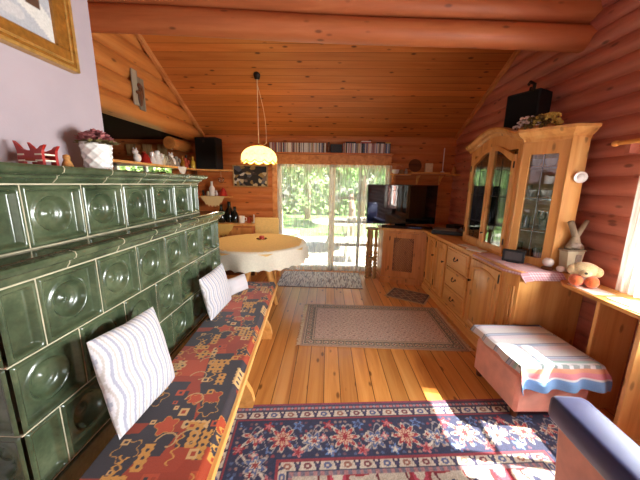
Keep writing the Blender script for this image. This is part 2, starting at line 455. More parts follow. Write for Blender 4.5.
# tie beams
def beam(name, yl, zl, yr_, zr_, r):
    mb = MB(); n = 14; pts = []; rs = []
    for i in range(n+1):
        t = i/n; pts.append((-2.1+(XR+.04+2.1)*t, yl+(yr_-yl)*t, zl+(zr_-zl)*t+.006*math.sin(t*9))); rs.append(r*(1+.03*math.sin(t*5+1)))
    mb.tube(pts, rs, 28); struct(build(mb, name, M['beam'], smooth=50))
beam('trim_3', 2.45, 2.706, 2.50, 2.578, .092)
beam('trim_4', 2.44, 2.888, 2.48, 2.758, .092)
beam('trim_5', 2.43, 3.07, 2.47, 2.938, .092)
# ceiling edge trims
def edge_trim(name, x, y0, y1):
    mb = MB(); d = Vector((0, y1-y0, ceil_z(y1)-ceil_z(y0)))
    mb.prism([(y0, ceil_z(y0)-.05), (y1, ceil_z(y1)-.05), (y1, ceil_z(y1)+.01), (y0, ceil_z(y0)+.01)], x-.02, x+.02, ax=0)
    struct(build(mb, name, M['trimw']))
edge_trim('trim_1', XL+.085, 2.3, 4.6); edge_trim('trim_2', XR-.055, 2.3, 4.6)

# ------------------------------------------------------------------ glass door
d = struct(build(MB(), 'door_1', M['cream'])) if False else None
m = MB()
m.bbox(DX0-.09, DX0, 4.535, 4.62, 0, DZ+.02); m.bbox(DX1, DX1+.09, 4.535, 4.62, 0, DZ+.02)
door = struct(build(m, 'door_1', M['trimw'])); dch = door
m = MB()
m.bbox(DX0, DX0+.05, 4.6, 4.66, .0, DZ); m.bbox(.02, .12, 4.6, 4.66, .0, DZ); m.bbox(DX1-.05, DX1, 4.6, 4.66, 0, DZ)
m.bbox(DX0, DX1, 4.6, 4.66, DZ-.05, DZ); m.bbox(DX0, DX1, 4.6, 4.66, 0, .07)
build(m, 'door_frame', M['cream'], parent=door)
m = MB()
for z in (.45, .84, 1.23): m.box(.12, .92, 4.612, 4.648, z-.022, z+.022)
m.box(.497, .543, 4.612, 4.648, .07, DZ-.05)
build(m, 'glazing_bars', plain('weathered_bars', s(150,132,104), .6), parent=door)
build(MB().box(DX0+.05, .02, 4.626, 4.632, .07, DZ-.05), 'left_pane', M['glass'], parent=door)
build(MB().box(.12, DX1-.05, 4.626, 4.632, .07, DZ-.05), 'right_pane', M['glass'], parent=door)
# right window
w1 = MB()
for a in ((WY0, WY0+.06, WZ0, WZ1), (WY1-.06, WY1, WZ0, WZ1), (WY0, WY1, WZ0, WZ0+.06), (WY0, WY1, WZ1-.06, WZ1), (1.12, 1.17, WZ0, WZ1)):
    w1.box(XR+.03, XR+.09, *a)
w1.box(XR+.05, XR+.07, WY0, WY1, 1.29, 1.31)
win1 = struct(build(w1, 'window_1', M['white']))
build(MB().box(XR+.058, XR+.062, WY0+.06, WY1-.06, WZ0+.06, WZ1-.06), 'pane', M['glass'], parent=win1)
# unseen window added behind the camera to let in light
w2 = MB()
for a in ((FX0, FX0+.07), (FX1-.07, FX1), (.36, .46)): w2.box(a[0], a[1], YF-.12, YF-.04, FZ0, FZ1)
for z in (FZ0, FZ1-.07): w2.box(FX0, FX1, YF-.12, YF-.04, z, z+.07)
for x in (-.37, 1.13): w2.box(x-.015, x+.015, YF-.1, YF-.06, FZ0, FZ1)
for z in (1.07, 1.63): w2.box(FX0, FX1, YF-.1, YF-.06, z-.015, z+.015)
win2 = struct(build(w2, 'unseen_window', M['white']))
build(MB().box(FX0+.06, FX1-.06, YF-.082, YF-.078, FZ0+.06, FZ1-.06), 'pane', M['glass'], parent=win2)
# kitchen window
w3 = MB()
for x in (KX0, KX1-.05, -3.02): w3.box(x, x+.05, YB+.02, YB+.08, KZ0, KZ1)
for z in (KZ0, KZ1-.05): w3.box(KX0, KX1, YB+.02, YB+.08, z, z+.05)
win3 = struct(build(w3, 'window_3', M['white']))
build(MB().box(KX0+.04, KX1-.04, YB+.048, YB+.052, KZ0+.04, KZ1-.04), 'pane', M['glass'], parent=win3)

# ------------------------------------------------------------------ tiled stove
SX, SY0, SY1 = -.98, .742, 2.45
ROWS = [1.124, .877, .63, .383]
UX, UY0, UY1, UZ0, UZ1 = -1.07, .83, 2.30, 1.205, 1.432
stove = thing('tiled_stove', 'tall green glazed tiled stove along the left wall behind the patterned bench', 'stove', (-1.3, 1.6, 0))
def tile(mb, O, U, V, N, w, h, bowl=True):
    O, U, V, N = map(Vector, (O, U, V, N)); g = .0028
    nu = max(8, int(w/.0056)); nv = max(8, int(h/.0062))
    def hgt(u, v):
        d = min(u, w-u, v, h-v)
        z = .011*float(sm(0, .007, d))
        z -= .024*float(sm(.017, .027, d))
        if bowl:
            r = math.hypot(u-w/2, v-h/2)
            if r < .085:
                z += .007*math.exp(-((r-.074)/.006)**2)
                if r < .071: z -= .034*(1-(r/.071)**2)**.7 - .016*math.exp(-(r/.022)**2) - .003*math.exp(-((r-.042)/.005)**2)
        return z
    def fn(a, b):
        u = g+(w-2*g)*a; v = g+(h-2*g)*b
        return tuple(O+U*u+V*v+N*hgt(u-g*0, v))
    mb.grid(fn, nu, nv)
def row(mb, x, cuts, z0, z1):
    for a, b in zip(cuts[:-1], cuts[1:]):
        if b-a > .03: tile(mb, (x, a, z0), (0,1,0), (0,0,1), (1,0,0), b-a, z1-z0, b-a > .2)
lo = MB()
row(lo, SX, [SY0]+[.867+.25*i for i in range(7)]+[SY1], ROWS[1], ROWS[0])
row(lo, SX, [SY0]+[.992+.25*i for i in range(6)]+[SY1], ROWS[2], ROWS[1])
row(lo, SX, [SY0]+[.867+.25*i for i in range(7)]+[SY1], ROWS[3], ROWS[2])
for i in range(3):
    xs = [-1.9, -1.73, -1.48, -1.23, SX] if i != 1 else [-1.9, -1.855, -1.605, -1.355, -1.105, SX]
    for a, b in zip(xs[:-1], xs[1:]):
        tile(lo, (a, SY0, ROWS[i+1]), (1,0,0), (0,0,1), (0,-1,0), b-a, ROWS[i]-ROWS[i+1], b-a > .2)
        tile(lo, (b, SY1, ROWS[i+1]), (-1,0,0), (0,0,1), (0,1,0), b-a, ROWS[i]-ROWS[i+1], b-a > .2)
build(lo, 'lower_tiles', M['glaze'], parent=stove, smooth=True, recalc=False)
upm = MB()
row(upm, UX, [UY0]+[.953+.245*i for i in range(6)]+[UY1], UZ0, UZ1)
for a, b in ((-1.9, -1.685), (-1.685, -1.44), (-1.44, -1.195), (-1.195, UX)):
    tile(upm, (a, UY0, UZ0), (1,0,0), (0,0,1), (0,-1,0), b-a, UZ1-UZ0, b-a > .2)
    tile(upm, (b, UY1, UZ0), (-1,0,0), (0,0,1), (0,1,0), b-a, UZ1-UZ0, b-a > .2)
build(upm, 'upper_tiles', M['glaze'], parent=stove, smooth=True, recalc=False)
core = MB(); core.box(-1.9, SX-.05, SY0+.05, SY1-.05, .0, 1.128); core.box(-1.9, UX-.05, UY0+.05, UY1-.05, 1.13, 1.45)
# the grout lines rise to the tile edge
for z in ROWS[1:3]: core.box(-1.9, SX+.005, SY0-.004, SY1+.004, z-.0022, z+.0022)
for z in ROWS[3:]: core.box(-1.9, SX+.003, SY0-.003, SY1+.003, z-.005, z+.002)
core.box(-1.9, SX+.008, SY0-.006, SY1+.006, ROWS[0]-.001, ROWS[0]+.004)
for i, st in ((0, .867), (1, .992), (2, .867)):
    for k_ in range(7):
        y = st+.25*k_
        if y < SY1-.03: core.box(SX-.06, SX+.005, y-.0022, y+.0022, ROWS[i+1], ROWS[i])
for k_ in range(6): core.box(UX-.06, UX+.005, .953+.245*k_-.0022, .953+.245*k_+.0022, UZ0, UZ1)
core.box(-1.9, UX+.006, UY0-.004, UY1+.004, UZ0-.004, UZ0+.001); core.box(-1.9, UX+.007, UY0-.004, UY1+.004, UZ1-.001, UZ1+.004)
build(core, 'grout_core', M['grout'], parent=stove)
def cornice(mb, x, y0, y1, prof, joint, xb=-1.9):
    """prof: (out, z); swept along near end, front and far end with mitred corners"""
    n = len(prof)
    def ring(o): return [(xb, y0-o), (x+o, y0-o), (x+o, y1+o), (xb, y1+o)]
    vs = []; fs = []
    for o, z in prof: vs += [(px, py, z) for px, py in ring(o)]
    for i in range(n-1):
        for j in range(3): fs.append((i*4+j, i*4+j+1, (i+1)*4+j+1, (i+1)*4+j))
    fs.append(tuple((n-1)*4+j for j in range(4))); fs.append(tuple(j for j in range(4))[::-1])
    mb.add(vs, fs)
c1 = MB(); cornice(c1, SX, SY0, SY1, [(.0,1.128),(.010,1.130),(.014,1.138),(.022,1.148),(.024,1.156),(.040,1.162),(.050,1.170),(.054,1.180),(.050,1.190),(.040,1.194),(-.03,1.1945)], .25)
build(c1, 'lower_cornice', M['glaze'], parent=stove, smooth=40)
c2 = MB(); cornice(c2, UX, UY0, UY1, [(.0,1.436),(.010,1.438),(.016,1.447),(.030,1.456),(.032,1.464),(.050,1.470),(.062,1.480),(.066,1.492),(.060,1.502),(-.05,1.5025)], .25)
build(c2, 'upper_cornice', M['glaze'], parent=stove, smooth=40)
for k_ in range(7):
    y = .98+.25*k_; j1 = MB()
    j1.tube([(SX+.0115,y,1.131),(SX+.0235,y,1.148),(SX+.0255,y,1.157),(SX+.0515,y,1.170),(SX+.0555,y,1.180),(SX+.0515,y,1.1905),(SX+.02,y,1.1955)], .0019, 6); build(j1, 'cornice_joint', M['grout'], parent=stove)
for k_ in range(6):
    y = 1.07+.245*k_; j1 = MB()
    j1.tube([(UX+.0115,y,1.4385),(UX+.0315,y,1.456),(UX+.0335,y,1.464),(UX+.0635,y,1.480),(UX+.0675,y,1.492),(UX+.0615,y,1.5025)], .0019, 6); build(j1, 'cornice_joint', M['grout'], parent=stove)
l1 = MB()
for k_ in range(8):
    y0 = SY0+.01+k_*.235; y1 = min(y0+.231, SY1-.01)
    if y1 > y0+.02: l1.bbox(UX-.01, SX+.03, y0, y1, 1.19, 1.201, .003)
build(l1, 'ledge_tiles', M['glazed'], parent=stove)
pl = MB(); pl.bbox(-1.9, SX+.014, SY0-.012, SY1+.012, 0, .378, .006)
build(pl, 'plinth', M['glaze'], parent=stove)

# ------------------------------------------------------------------ bench + pad
BROT = math.atan2(.11, 1.94); BC = (-.668, 1.61, 0)
bench = thing('bench', 'long low wooden bench with trestle legs in front of the green stove', 'bench', BC, BROT)
build(MB().bbox(-.225, .232, -1.15, 1.15, .385, .412, .005), 'seat_board', M['benchw'], parent=bench, local=True)
for y in (-.88, -.04, .80):
    p = [(-.19,0),(-.09,0),(-.07,.06),(0,.10),(.07,.06),(.10,0),(.205,0),(.215,.05),(.20,.12),(.16,.20),(.15,.30),(.17,.385),(-.17,.385),(-.15,.30),(-.16,.2),(-.195,.08)]
    mb = MB(); mb.prism([(a, z if z or y > .5 else .0108) for a, z in p], y-.02, y+.02, ax=1)
    build(mb, 'leg', M['benchw'], parent=bench, local=True)
build(MB().box(-.012,.012,-.88,.80,.16,.22), 'stretcher', M['benchw'], parent=bench, local=True)
# patterned pad
C = lambda *a: np.array(s(*a)[:3])
def fabric_cols(X, Y):
    n = X.size; out = np.tile(C(160,58,28), (n,1)); P = .80
    u = X.copy(); v = np.mod(Y+3, P)
    rnd = random.Random(11)
    navy, rust, red, och, pale = C(56,48,54), C(168,62,30), C(190,76,38), C(206,146,66), C(214,170,110)
    def fill(mk, c): out[mk] = c
    for i in range(17):   # dark and rust patches
        a, b = rnd.uniform(-.26,.24), rnd.uniform(0,P); w_, h_ = rnd.uniform(.05,.12), rnd.uniform(.06,.16); c = rnd.choice([navy, navy, rust, C(92,44,34), red, red])
        sk = rnd.uniform(-.4,.4)
        dv = (v-b+P/2) % P-P/2
        fill((np.abs(u-a+sk*dv) < w_) & (np.abs(dv) < h_*.7), c)
    for i in range(13):   # leaf motifs
        a, b = rnd.uniform(-.24,.24), rnd.uniform(0,P); R_ = rnd.uniform(.028,.050); ph = rnd.uniform(0,6)
        dv = (v-b+P/2) % P-P/2; du = u-a; r = np.hypot(du, dv); t = np.arctan2(dv, du)
        rr = R_*(1+.22*np.cos(5*t+ph)); c = rnd.choice([navy, red, rust])
        fill(r < rr+.0035, och); fill(r < rr, c)
    for i in range(17):   # ochre bars with dots
        a, b = rnd.uniform(-.24,.24), rnd.uniform(0,P); along = rnd.random() < .5; L = rnd.uniform(.04,.065); T = rnd.uniform(.016,.022)
        dv = (v-b+P/2) % P-P/2; du = u-a
        p, q = (du, dv) if along else (dv, du)
        edge = .003*np.sin(p*260)
        fill((np.abs(p) < L) & (np.abs(q) < T+edge), och if i % 3 else pale)
        fill((np.abs(p) < L) & (np.hypot((np.mod(p+.5, .032)-.016), q) < .0075), navy)
    for i in range(26):   # small squares
        a, b = rnd.uniform(-.25,.25), rnd.uniform(0,P); z = rnd.uniform(.010,.020)
        dv = (v-b+P/2) % P-P/2; du = u-a
        fill((np.abs(du) < z) & (np.abs(dv) < z), rnd.choice([pale, och, red, red])); fill((np.abs(du) < z*.45) & (np.abs(dv) < z*.45), rnd.choice([navy, rust]))
    for i in range(14):   # wavy and curled lines
        a, b = rnd.uniform(-.24,.24), rnd.uniform(0,P); L = rnd.uniform(.04,.08)
        dv = (v-b+P/2) % P-P/2; du = u-a
        if i % 2: fill((np.abs(dv) < L) & (np.abs(du-.01*np.sin(dv*150)) < .0042), och)
        else:
            r = np.hypot(du, dv); t = np.arctan2(dv, du); fill((np.abs(r-.03-.006*t) < .0032) & (t > -1.5), pale*.8)
    return out
HW = .245; mb = MB(); xs = []
prof = []
NPX = 150
for i in range(NPX+1):
    t = i/NPX; x = -.225+.437*t
    z = .45 - .035*float(1-sm(0, .02, x+.225)) - .034*float(sm(.178, .212, x))**2
    prof.append((x, z))
prof += [(.2125, .4135)]
NV = 620; vs = []
for j in range(NV+1):
    y = -1.152+2.306*j/NV
    e = .02*(1-float(sm(0, .03, min(y+1.152, 1.154-y))))
    for x, z in prof: vs.append((x, y, z-e+.0025*math.sin(y*9+x*11)))
nu = len(prof); mb.add(vs, [(j*nu+i, j*nu+i+1, (j+1)*nu+i+1, (j+1)*nu+i) for j in range(NV) for i in range(nu-1)])
A = np.array(vs); cc = fabric_cols(A[:,0]+np.where(A[:,2] < .41, .02, 0), A[:,1])
pad = build(mb, 'bench_pad', M['fabric'], at=BC, rot=BROT, local=True, smooth=True, cols=cc)
tag(pad, 'rust and navy patterned seat pad covering the long bench', 'cushion')
pad.modifiers.new('solid','SOLIDIFY').thickness = .006; pad.modifiers['solid'].offset = -1

# ------------------------------------------------------------------ pillows
def pillow(label, c, w, h, th, rx, rz, ry=0., stripes=True, seed=0, cat='pillow', group=None, mat=None):
    """square cushion standing on edge; local x = thickness, y = width, z = height"""
    n = 120; vs = []; fs = []; cols = []
    for side in (1, -1):
        o = len(vs)
        for j in range(n+1):
            for i in range(n+1):
                a, b = 2*i/n-1, 2*j/n-1
                e = (1-abs(a)**2.6)*(1-abs(b)**2.6)
                pin = 1-.05*(1-abs(a*b)**.5)*max(abs(a), abs(b))**6
                t = th/2*max(0, e)**.55*(1+.05*math.sin(a*5+seed)+.05*math.sin(b*7+seed))
                vs.append((side*t, a*w/2*pin, b*h/2*pin+h/2))
                q = (a+.045*math.sin(b*7+seed))*4.6
                f = q % 1.0
                base = np.array(s(226,220,222)[:3]); st1 = np.array(s(172,170,184)[:3]); st2 = np.array(s(198,188,182)[:3])
                col = base
                if stripes: col = st1 if f < .28 else (st2 if .5 < f < .68 else base)
                cols.append(col)
        for j in range(n):
            for i in range(n):
                q = (o+j*(n+1)+i, o+j*(n+1)+i+1, o+(j+1)*(n+1)+i+1, o+(j+1)*(n+1)+i)
                fs.append(q if side > 0 else q[::-1])
    mb = MB(); mb.add(vs, fs)
    R = Matrix.Translation(c) @ Matrix.Rotation(rz, 4, 'Z') @ Matrix.Rotation(ry, 4, 'Y') @ Matrix.Rotation(rx, 4, 'X')
    o = build(mb, 'pillow', M['cloth'], local=True, smooth=True, cols=np.array(cols), recalc=False)
    o.matrix_world = R; W[o] = R
    return tag(o, label, cat, group)
pillow('white and grey wavy striped pillow nearest on the bench, leaning on the stove', (-.78, 1.08, .456), .40, .40, .115, -.10, .03, -.26, seed=.5)
pillow('pale pillow with faint stripes standing farther along the bench against the stove', (-.825, 2.06, .456), .36, .33, .10, .06, -.10, -.18, seed=2.)
pillow('small white pillow peeking out behind the farther upright bench pillow', (-.80, 2.42, .456), .24, .15, .10, .0, -.5, -.35, stripes=False, seed=3.)

# ------------------------------------------------------------------ stove-top ornaments and white wall picture
TOP = 1.5025
def flower_ball(mb, c, r, n, size, seed=1, flat=.7):
    rn = random.Random(seed)
    for i in range(n):
        a = rn.uniform(0, 2*PI); e = rn.uniform(-.1, 1)*PI/2
        p = Vector((math.cos(a)*math.cos(e)*r, math.sin(a)*math.cos(e)*r, math.sin(e)*r*flat))*rn.uniform(.65, 1)+Vector(c)
        for k_ in range(6):
            t = k_*PI/3+rn.random(); s_ = size*rn.uniform(.7, 1.2)
            d1 = Vector((math.cos(t), math.sin(t), rn.uniform(-.2,.7))).normalized()*s_; d2 = Vector((-math.sin(t), math.cos(t), rn.uniform(-.2,.2)))*s_*.45
            mb.add([p, p+d1*.55+d2, p+d1, p+d1*.55-d2], [(0,1,2,3)])
pot = thing('flower_pot', 'white lattice patterned flower pot on top of the green stove', 'flower pot', (-1.16, 1.43, TOP))
def pot_fn(a, b):
    t = 2*PI*a; z = .125*b; r = .052+.010*b+(.004*abs(math.sin(4*t+b*9))**8+.004*abs(math.sin(4*t-b*9))**8)
    return (r*math.cos(t), r*math.sin(t), z)
mb = MB(); mb.grid(pot_fn, 96, 24); mb.lathe([(.0,.0),(.05,.0),(.055,.003)], n=48); mb.lathe([(.066,.12),(.068,.13),(.058,.13),(.055,.10),(0,.10)], n=48)
build(mb, 'pot', M['ceramic'], parent=pot, local=True, smooth=True)
mb = MB(); flower_ball(mb, (0,0,.135), .07, 130, .022, 3); build(mb, 'dried_flowers', M['pinkfl'], parent=pot, local=True, recalc=False)
mb = MB(); flower_ball(mb, (0,0,.12), .085, 40, .03, 4, .3); build(mb, 'leaves', M['leafd'], parent=pot, local=True, recalc=False)
rd = thing('candle_holder', 'red and white wooden animal shaped candle holder on the stove top', 'candle holder', (-1.165, 1.135, TOP), -.15)
sil = [(x*.85,z*.82) for x,z in [(-.075,.0),(-.04,.0),(-.035,.035),(.035,.035),(.04,0),(.07,0),(.068,.05),(.072,.075),(.09,.098),(.066,.092),(.05,.08),(.02,.072),(-.02,.072),(-.045,.082),(-.06,.098),(-.085,.118),(-.078,.095),(-.07,.07)]]
for yy in (-.028, .02):
    mb = MB(); mb.prism(sil, yy, yy+.010, ax=1); build(mb, 'side_board', M['red'], parent=rd, local=True, smooth=False)
for z in (.022, .05):
    for xa in (-.068, .03):
        mb = MB(); mb.box(xa*.85, (xa+.037)*.85, -.0295, .0315, z*.82, z*.82+.006); build(mb, 'white_stripe', M['wlinen'], parent=rd, local=True)
build(MB().box(-.026,.026,-.028,.03,.02,.032), 'tray', M['redclay'], parent=rd, local=True)
mb = MB(); mb.lathe([(0,.032),(.02,.032),(.02,.052),(.0,.052)], n=20); build(mb, 'candle', M['black'], parent=rd, local=True)
fg = MB(); fg.lathe([(0,0),(.018,0),(.021,.01),(.016,.025),(.011,.034),(.014,.042),(.012,.054),(0,.058)], n=16)
tag(build(fg, 'figurine', M['wicker'], at=(-1.15,1.245,TOP), local=True, smooth=True), 'tiny brown wooden figure right of the red candle holder', 'figurine')
# painting
pic = thing('framed_painting', 'winter landscape painting in a gilded frame on the white wall', 'painting', (CHX, .95, 2.4))
PY0, PY1, PZ0, PZ1 = .50, 1.49, 1.972, 2.75; fw = .085
mb = MB()
for a in ((PY0,PY1,PZ0,PZ0+fw),(PY0,PY1,PZ1-fw,PZ1)):
    mb.bbox(CHX+.002, CHX+.035, *a, .008)
for a in ((PY0,PY0+fw,PZ0+fw,PZ1-fw),(PY1-fw,PY1,PZ0+fw,PZ1-fw)): mb.bbox(CHX+.002, CHX+.034, *a, .008)
build(mb, 'frame', M['gold'], parent=pic)
mb = MB(); e=.026
for a in ((PY0-.004,PY1+.004,PZ0-.004,PZ0+.012),(PY0-.004,PY1+.004,PZ1-.012,PZ1+.004),(PY0-.004,PY0+.012,PZ0,PZ1),(PY1-.012,PY1+.004,PZ0,PZ1),(PY0+e,PY1-e,PZ0+e,PZ0+e+.01),(PY0+e,PY1-e,PZ1-e-.01,PZ1-e),(PY1-e-.01,PY1-e,PZ0+e,PZ1-e),(PY0+e,PY0+e+.01,PZ0+e,PZ1-e)):
    mb.bbox(CHX+.001, CHX+.042, *a, .003)
build(mb, 'gilt_edge', M['goldlight'], parent=pic)
NU, NVv = 120, 90
mb = MB(); y0, y1, z0, z1 = PY0+fw-.005, PY1-fw+.005, PZ0+fw-.005, PZ1-fw+.005
mb.grid(lambda a,b: (CHX+.012, y0+(y1-y0)*a, z0+(z1-z0)*b), NU, NVv)
A = np.array(mb.v); a = (A[:,1]-y0)/(y1-y0); b = (A[:,2]-z0)/(z1-z0)
nzv = np.sin(a*23+3*np.sin(b*9))*.5+np.sin(b*31+2*np.sin(a*13))*.5
cols = np.tile(C(186,186,190),(len(A),1)); cols[nzv > .5] = C(206,202,200); cols[nzv < -.5] = C(158,158,166)
cols[(np.abs(b-(.9-.85*a+.06*np.sin(a*9))) < .09)] = C(226,222,214)
cols[(b > .38+.25*np.sin(a*5)) & (nzv > .25) & (a < .6)] = C(96,72,58)
cols[(np.abs(a-.9) < .035) & (b > .2) & (b < .6)] = C(90,62,46)
cols[b > .82] = C(170,184,200)
build(mb, 'canvas', M['paint'], parent=pic, cols=cols)
# carved plaque on the header
pq = thing('wall_plaque', 'carved wooden plaque with a small figure on the log header', 'plaque', (-1.985, 3.1, 2.2))
mb = MB(); mb.bbox(-1.989, -1.972, 3.00, 3.085, 2.215, 2.55, .004); mb.bbox(-1.989, -1.974, 3.09, 3.185, 2.185, 2.50, .004)
build(mb, 'board', M['greyw'], parent=pq)
mb = MB(); mb.ell((-1.966,3.09,2.30),.016,.035,.085); mb.ell((-1.964,3.085,2.41),.02,.022,.028); mb.ell((-1.96,3.05,2.34),.012,.03,.018); mb.ell((-1.966,3.13,2.36),.012,.02,.07)
build(mb, 'carved_figure', M['darkw'], parent=pq, smooth=True)

# ------------------------------------------------------------------ rugs
def rug_mesh(name, L, Wd, nu, nv, colf, at, rot, th=.012, mat='rug', fringe=None):
    mb = MB(); mb.grid(lambda a,b: ((a-.5)*L, (b-.5)*Wd, th), nu, nv)
    n = len(mb.v); A = np.array(mb.v)
    SPK=1
    ring = [(-L/2,-Wd/2),(L/2,-Wd/2),(L/2,Wd/2),(-L/2,Wd/2)]
    o = n; mb.v += [(x,y,th) for x,y in ring]+[(x,y,.001) for x,y in ring]
    mb.f += [(o+i, o+(i+1)%4, o+4+(i+1)%4, o+4+i) for i in range(4)]
    cc = colf(A[:,0], A[:,1])*np.random.default_rng(1).uniform(.72,1.15,(n,1)); cc = np.vstack([cc, np.tile(cc[0],(8,1))])
    return build(mb, name, M[mat], at=at, rot=rot, local=True, cols=cc, recalc=False)
def petal(du, dv, R_, k_, ph=0): 
    r = np.hypot(du,dv); t = np.arctan2(dv,du); return r/(R_*(.72+.28*np.cos(k_*t+ph)))
def big_rug(X, Y):
    L, Wd = 2.26, 1.9
    ax = L/2-np.abs(X); ay = Wd/2-np.abs(Y)
    dist = np.minimum(ax, ay); s_along = np.where(ax < ay, Y, X)
    n = X.size; out = np.tile(C(142,40,48),(n,1))
    navy, cream, red, blue, pink, grey, wine = C(46,48,76), C(206,190,170), C(150,38,48), C(96,120,166), C(190,110,112), C(118,104,116), C(110,30,44)
    # field
    f = dist > .47
    px = np.mod(X+.21,.42)-.21; py = np.mod(Y+.1,.42)-.21
    out[f] = cream*.86
    q = petal(px,py,.19,4,.4); out[f & (q < 1)] = red; out[f & (q < .72)] = C(186,66,84); out[f & (q < .5)] = cream; out[f & (q < .3)] = navy
    q = petal(np.mod(X,.42)-.21, np.mod(Y+.31,.42)-.21,.13,6); out[f & (q < 1)] = navy; out[f & (q < .7)] = blue; out[f & (q < .4)] = cream
    vine = np.abs(np.sin(X*21+1.6*np.sin(Y*17)))<.12; out[f & vine & (out[:,0] > .4)] = wine
    # wide navy band
    b = (dist > .135) & (dist <= .385); out[b] = navy
    c0 = dist-.26; P = .36; pa = np.mod(s_along+P/2, P)-P/2
    v1 = np.abs(c0-.075*np.sin(s_along*2*PI/P)) < .008; out[b & v1] = cream
    v2 = np.abs(c0+.085*np.sin(s_along*2*PI/P*2+.6)) < .006; out[b & v2] = C(150,140,140)
    q = petal(pa, c0,.088,8); out[b & (q < 1)] = cream*.9; out[b & (q < .86)] = C(168,60,66); out[b & (q < .58)] = C(206,170,140); out[b & (q < .34)] = red
    pb = np.mod(s_along, P)-P/2; q = petal(pb, c0-.02,.07,6,.5); out[b & (q < 1)] = C(170,158,150); out[b & (q < .82)] = C(82,98,140); out[b & (q < .5)] = cream; out[b & (q < .3)] = C(150,60,60)
    for (o1, o2, R_, k_, cA, cB) in ((.09,.085,.036,5,pink,red),(.27,.085,.036,5,blue,cream),(.09,-.085,.036,5,blue,navy*1.6),(.27,-.085,.036,5,red,pink),(.13,.0,.026,4,cream,red),(.235,.0,.026,4,pink,cream)):
        pc = np.mod(s_along-o1+P/2, P)-P/2; q = petal(pc, c0-o2, R_, k_); out[b & (q < 1)] = cA; out[b & (q < .55)] = cB
    hx = np.floor(X/.03); hy = np.floor(Y/.03); hsh = np.mod(np.sin(hx*127.1+hy*311.7)*43758.5, 1.0); rr = np.hypot(np.mod(X,.03)-.015, np.mod(Y,.03)-.015)
    dk = b & (out.sum(1) < .2)
    for lo_, hi_, c_ in ((0,.14,C(150,120,112)),(.14,.24,C(104,70,84)),(.24,.36,C(78,90,124)),(.36,.46,C(140,60,70))): out[dk & (hsh >= lo_) & (hsh < hi_) & (rr < .009)] = c_
    # guards
    def cream_band(d0, d1, base):
        g = (dist > d0) & (dist <= d1); out[g] = base; c = dist-(d0+d1)/2; p = np.mod(s_along,.105)-.0525
        k_ = np.floor(s_along/.105) % 3; q = np.hypot(p/1.25, c); out[g & (q < .017)] = C(120,60,66); out[g & (q < .017) & (k_ == 1)] = C(84,92,130); out[g & (q < .017) & (k_ == 2)] = C(150,96,80); out[g & (q < .007)] = cream; out[g & (np.abs(p) > .03) & (np.abs(np.abs(p)-.045-.3*c) < .006)] = navy; p2 = np.mod(s_along+.0525,.105)-.0525; out[g & (np.hypot(p2,c) < .011)] = C(70,60,90)
    cream_band(.066,.112,cream); cream_band(.40,.445,cream*.95)
    g = (dist > .012) & (dist <= .066); out[g] = C(78,66,88); p = np.mod(s_along,.045)-.0225; out[g & (np.hypot(p, dist-.04) < .011)] = pink; out[g & (np.hypot(np.mod(s_along+.0225,.045)-.0225, dist-.04) < .009)] = C(150,140,150)
    for d0, d1, c in ((.0,.014,C(150,62,78)),(.060,.066,navy),(.112,.118,navy),(.118,.130,C(142,52,62)),(.130,.135,navy),(.385,.40,C(142,52,62)),(.445,.452,navy)): out[(dist >= d0) & (dist <= d1)] = c
    g = (dist > .452) & (dist <= .475); out[g] = C(120,108,120); p = np.mod(s_along,.04)-.02; out[g & (np.abs(p) < .01)] = C(170,120,120)
    return out
ang = math.atan2(.147, 1.886)
L_, W_ = 2.26, 1.9
cx_ = (-.66, 1.575); ux = Vector((math.cos(ang), math.sin(ang))); uy = Vector((-ux.y, ux.x))
cen = Vector(cx_)+ux*L_/2-uy*W_/2
rug = rug_mesh('area_rug', L_, W_, 430, 330, big_rug, (cen.x, cen.y, 0.0), ang, .010)
tag(rug, 'large navy and red oriental rug with floral borders in the foreground', 'rug')
def pink_rug(X, Y):
    L, Wd = 1.52, .90
    ax = L/2-np.abs(X); ay = Wd/2-np.abs(Y); dist = np.minimum(ax, ay); sa = np.where(ax < ay, Y, X)
    n = X.size; out = np.tile(C(204,172,150),(n,1))
    px = np.mod(X,.085)-.0425; py = np.mod(Y,.085)-.0425; q = np.abs(px)+np.abs(py)
    out[q < .036] = C(190,150,132); out[q < .02] = C(214,190,166); out[q < .008] = C(96,80,72)
    px = np.mod(X+.0425,.085)-.0425; py = np.mod(Y+.0425,.085)-.0425; out[np.hypot(px,py) < .011] = C(160,120,110)
    g = dist < .115; out[g] = C(200,170,142)
    g = (dist > .03) & (dist < .095); out[g] = C(116,108,92); p = np.mod(sa,.07)-.035; c = dist-.062; out[g & (np.hypot(p,c) < .02)] = C(206,178,150); out[g & (np.hypot(p,c) < .010)] = C(140,70,60); out[g & (np.abs(np.abs(p)-.032) < .004)] = C(170,140,110)
    for d0,d1,c in ((.0,.014,C(188,150,122)),(.014,.02,C(110,90,78)),(.095,.1,C(96,76,68)),(.115,.121,C(100,80,70))): out[(dist >= d0) & (dist <= d1)] = c
    return out
r1 = thing('runner_rug', 'small pink beige oriental rug in the middle of the plank floor', 'rug', (.54, 2.75, 0), -.01)
mb = MB(); mb.grid(lambda a,b: ((a-.5)*1.52, (b-.5)*.90, .008), 260, 160); n = len(mb.v); A = np.array(mb.v)
ring = [(-.76,-.45),(.76,-.45),(.76,.45),(-.76,.45)]; mb.v += [(x,y,.008) for x,y in ring]+[(x,y,.001) for x,y in ring]; mb.f += [(n+i,n+(i+1)%4,n+4+(i+1)%4,n+4+i) for i in range(4)]
build(mb, 'pile', M['rug'], parent=r1, local=True, cols=np.vstack([pink_rug(A[:,0],A[:,1])*np.random.default_rng(2).uniform(.66,1.2,(n,1)), np.tile(C(188,150,122),(8,1))]), recalc=False)
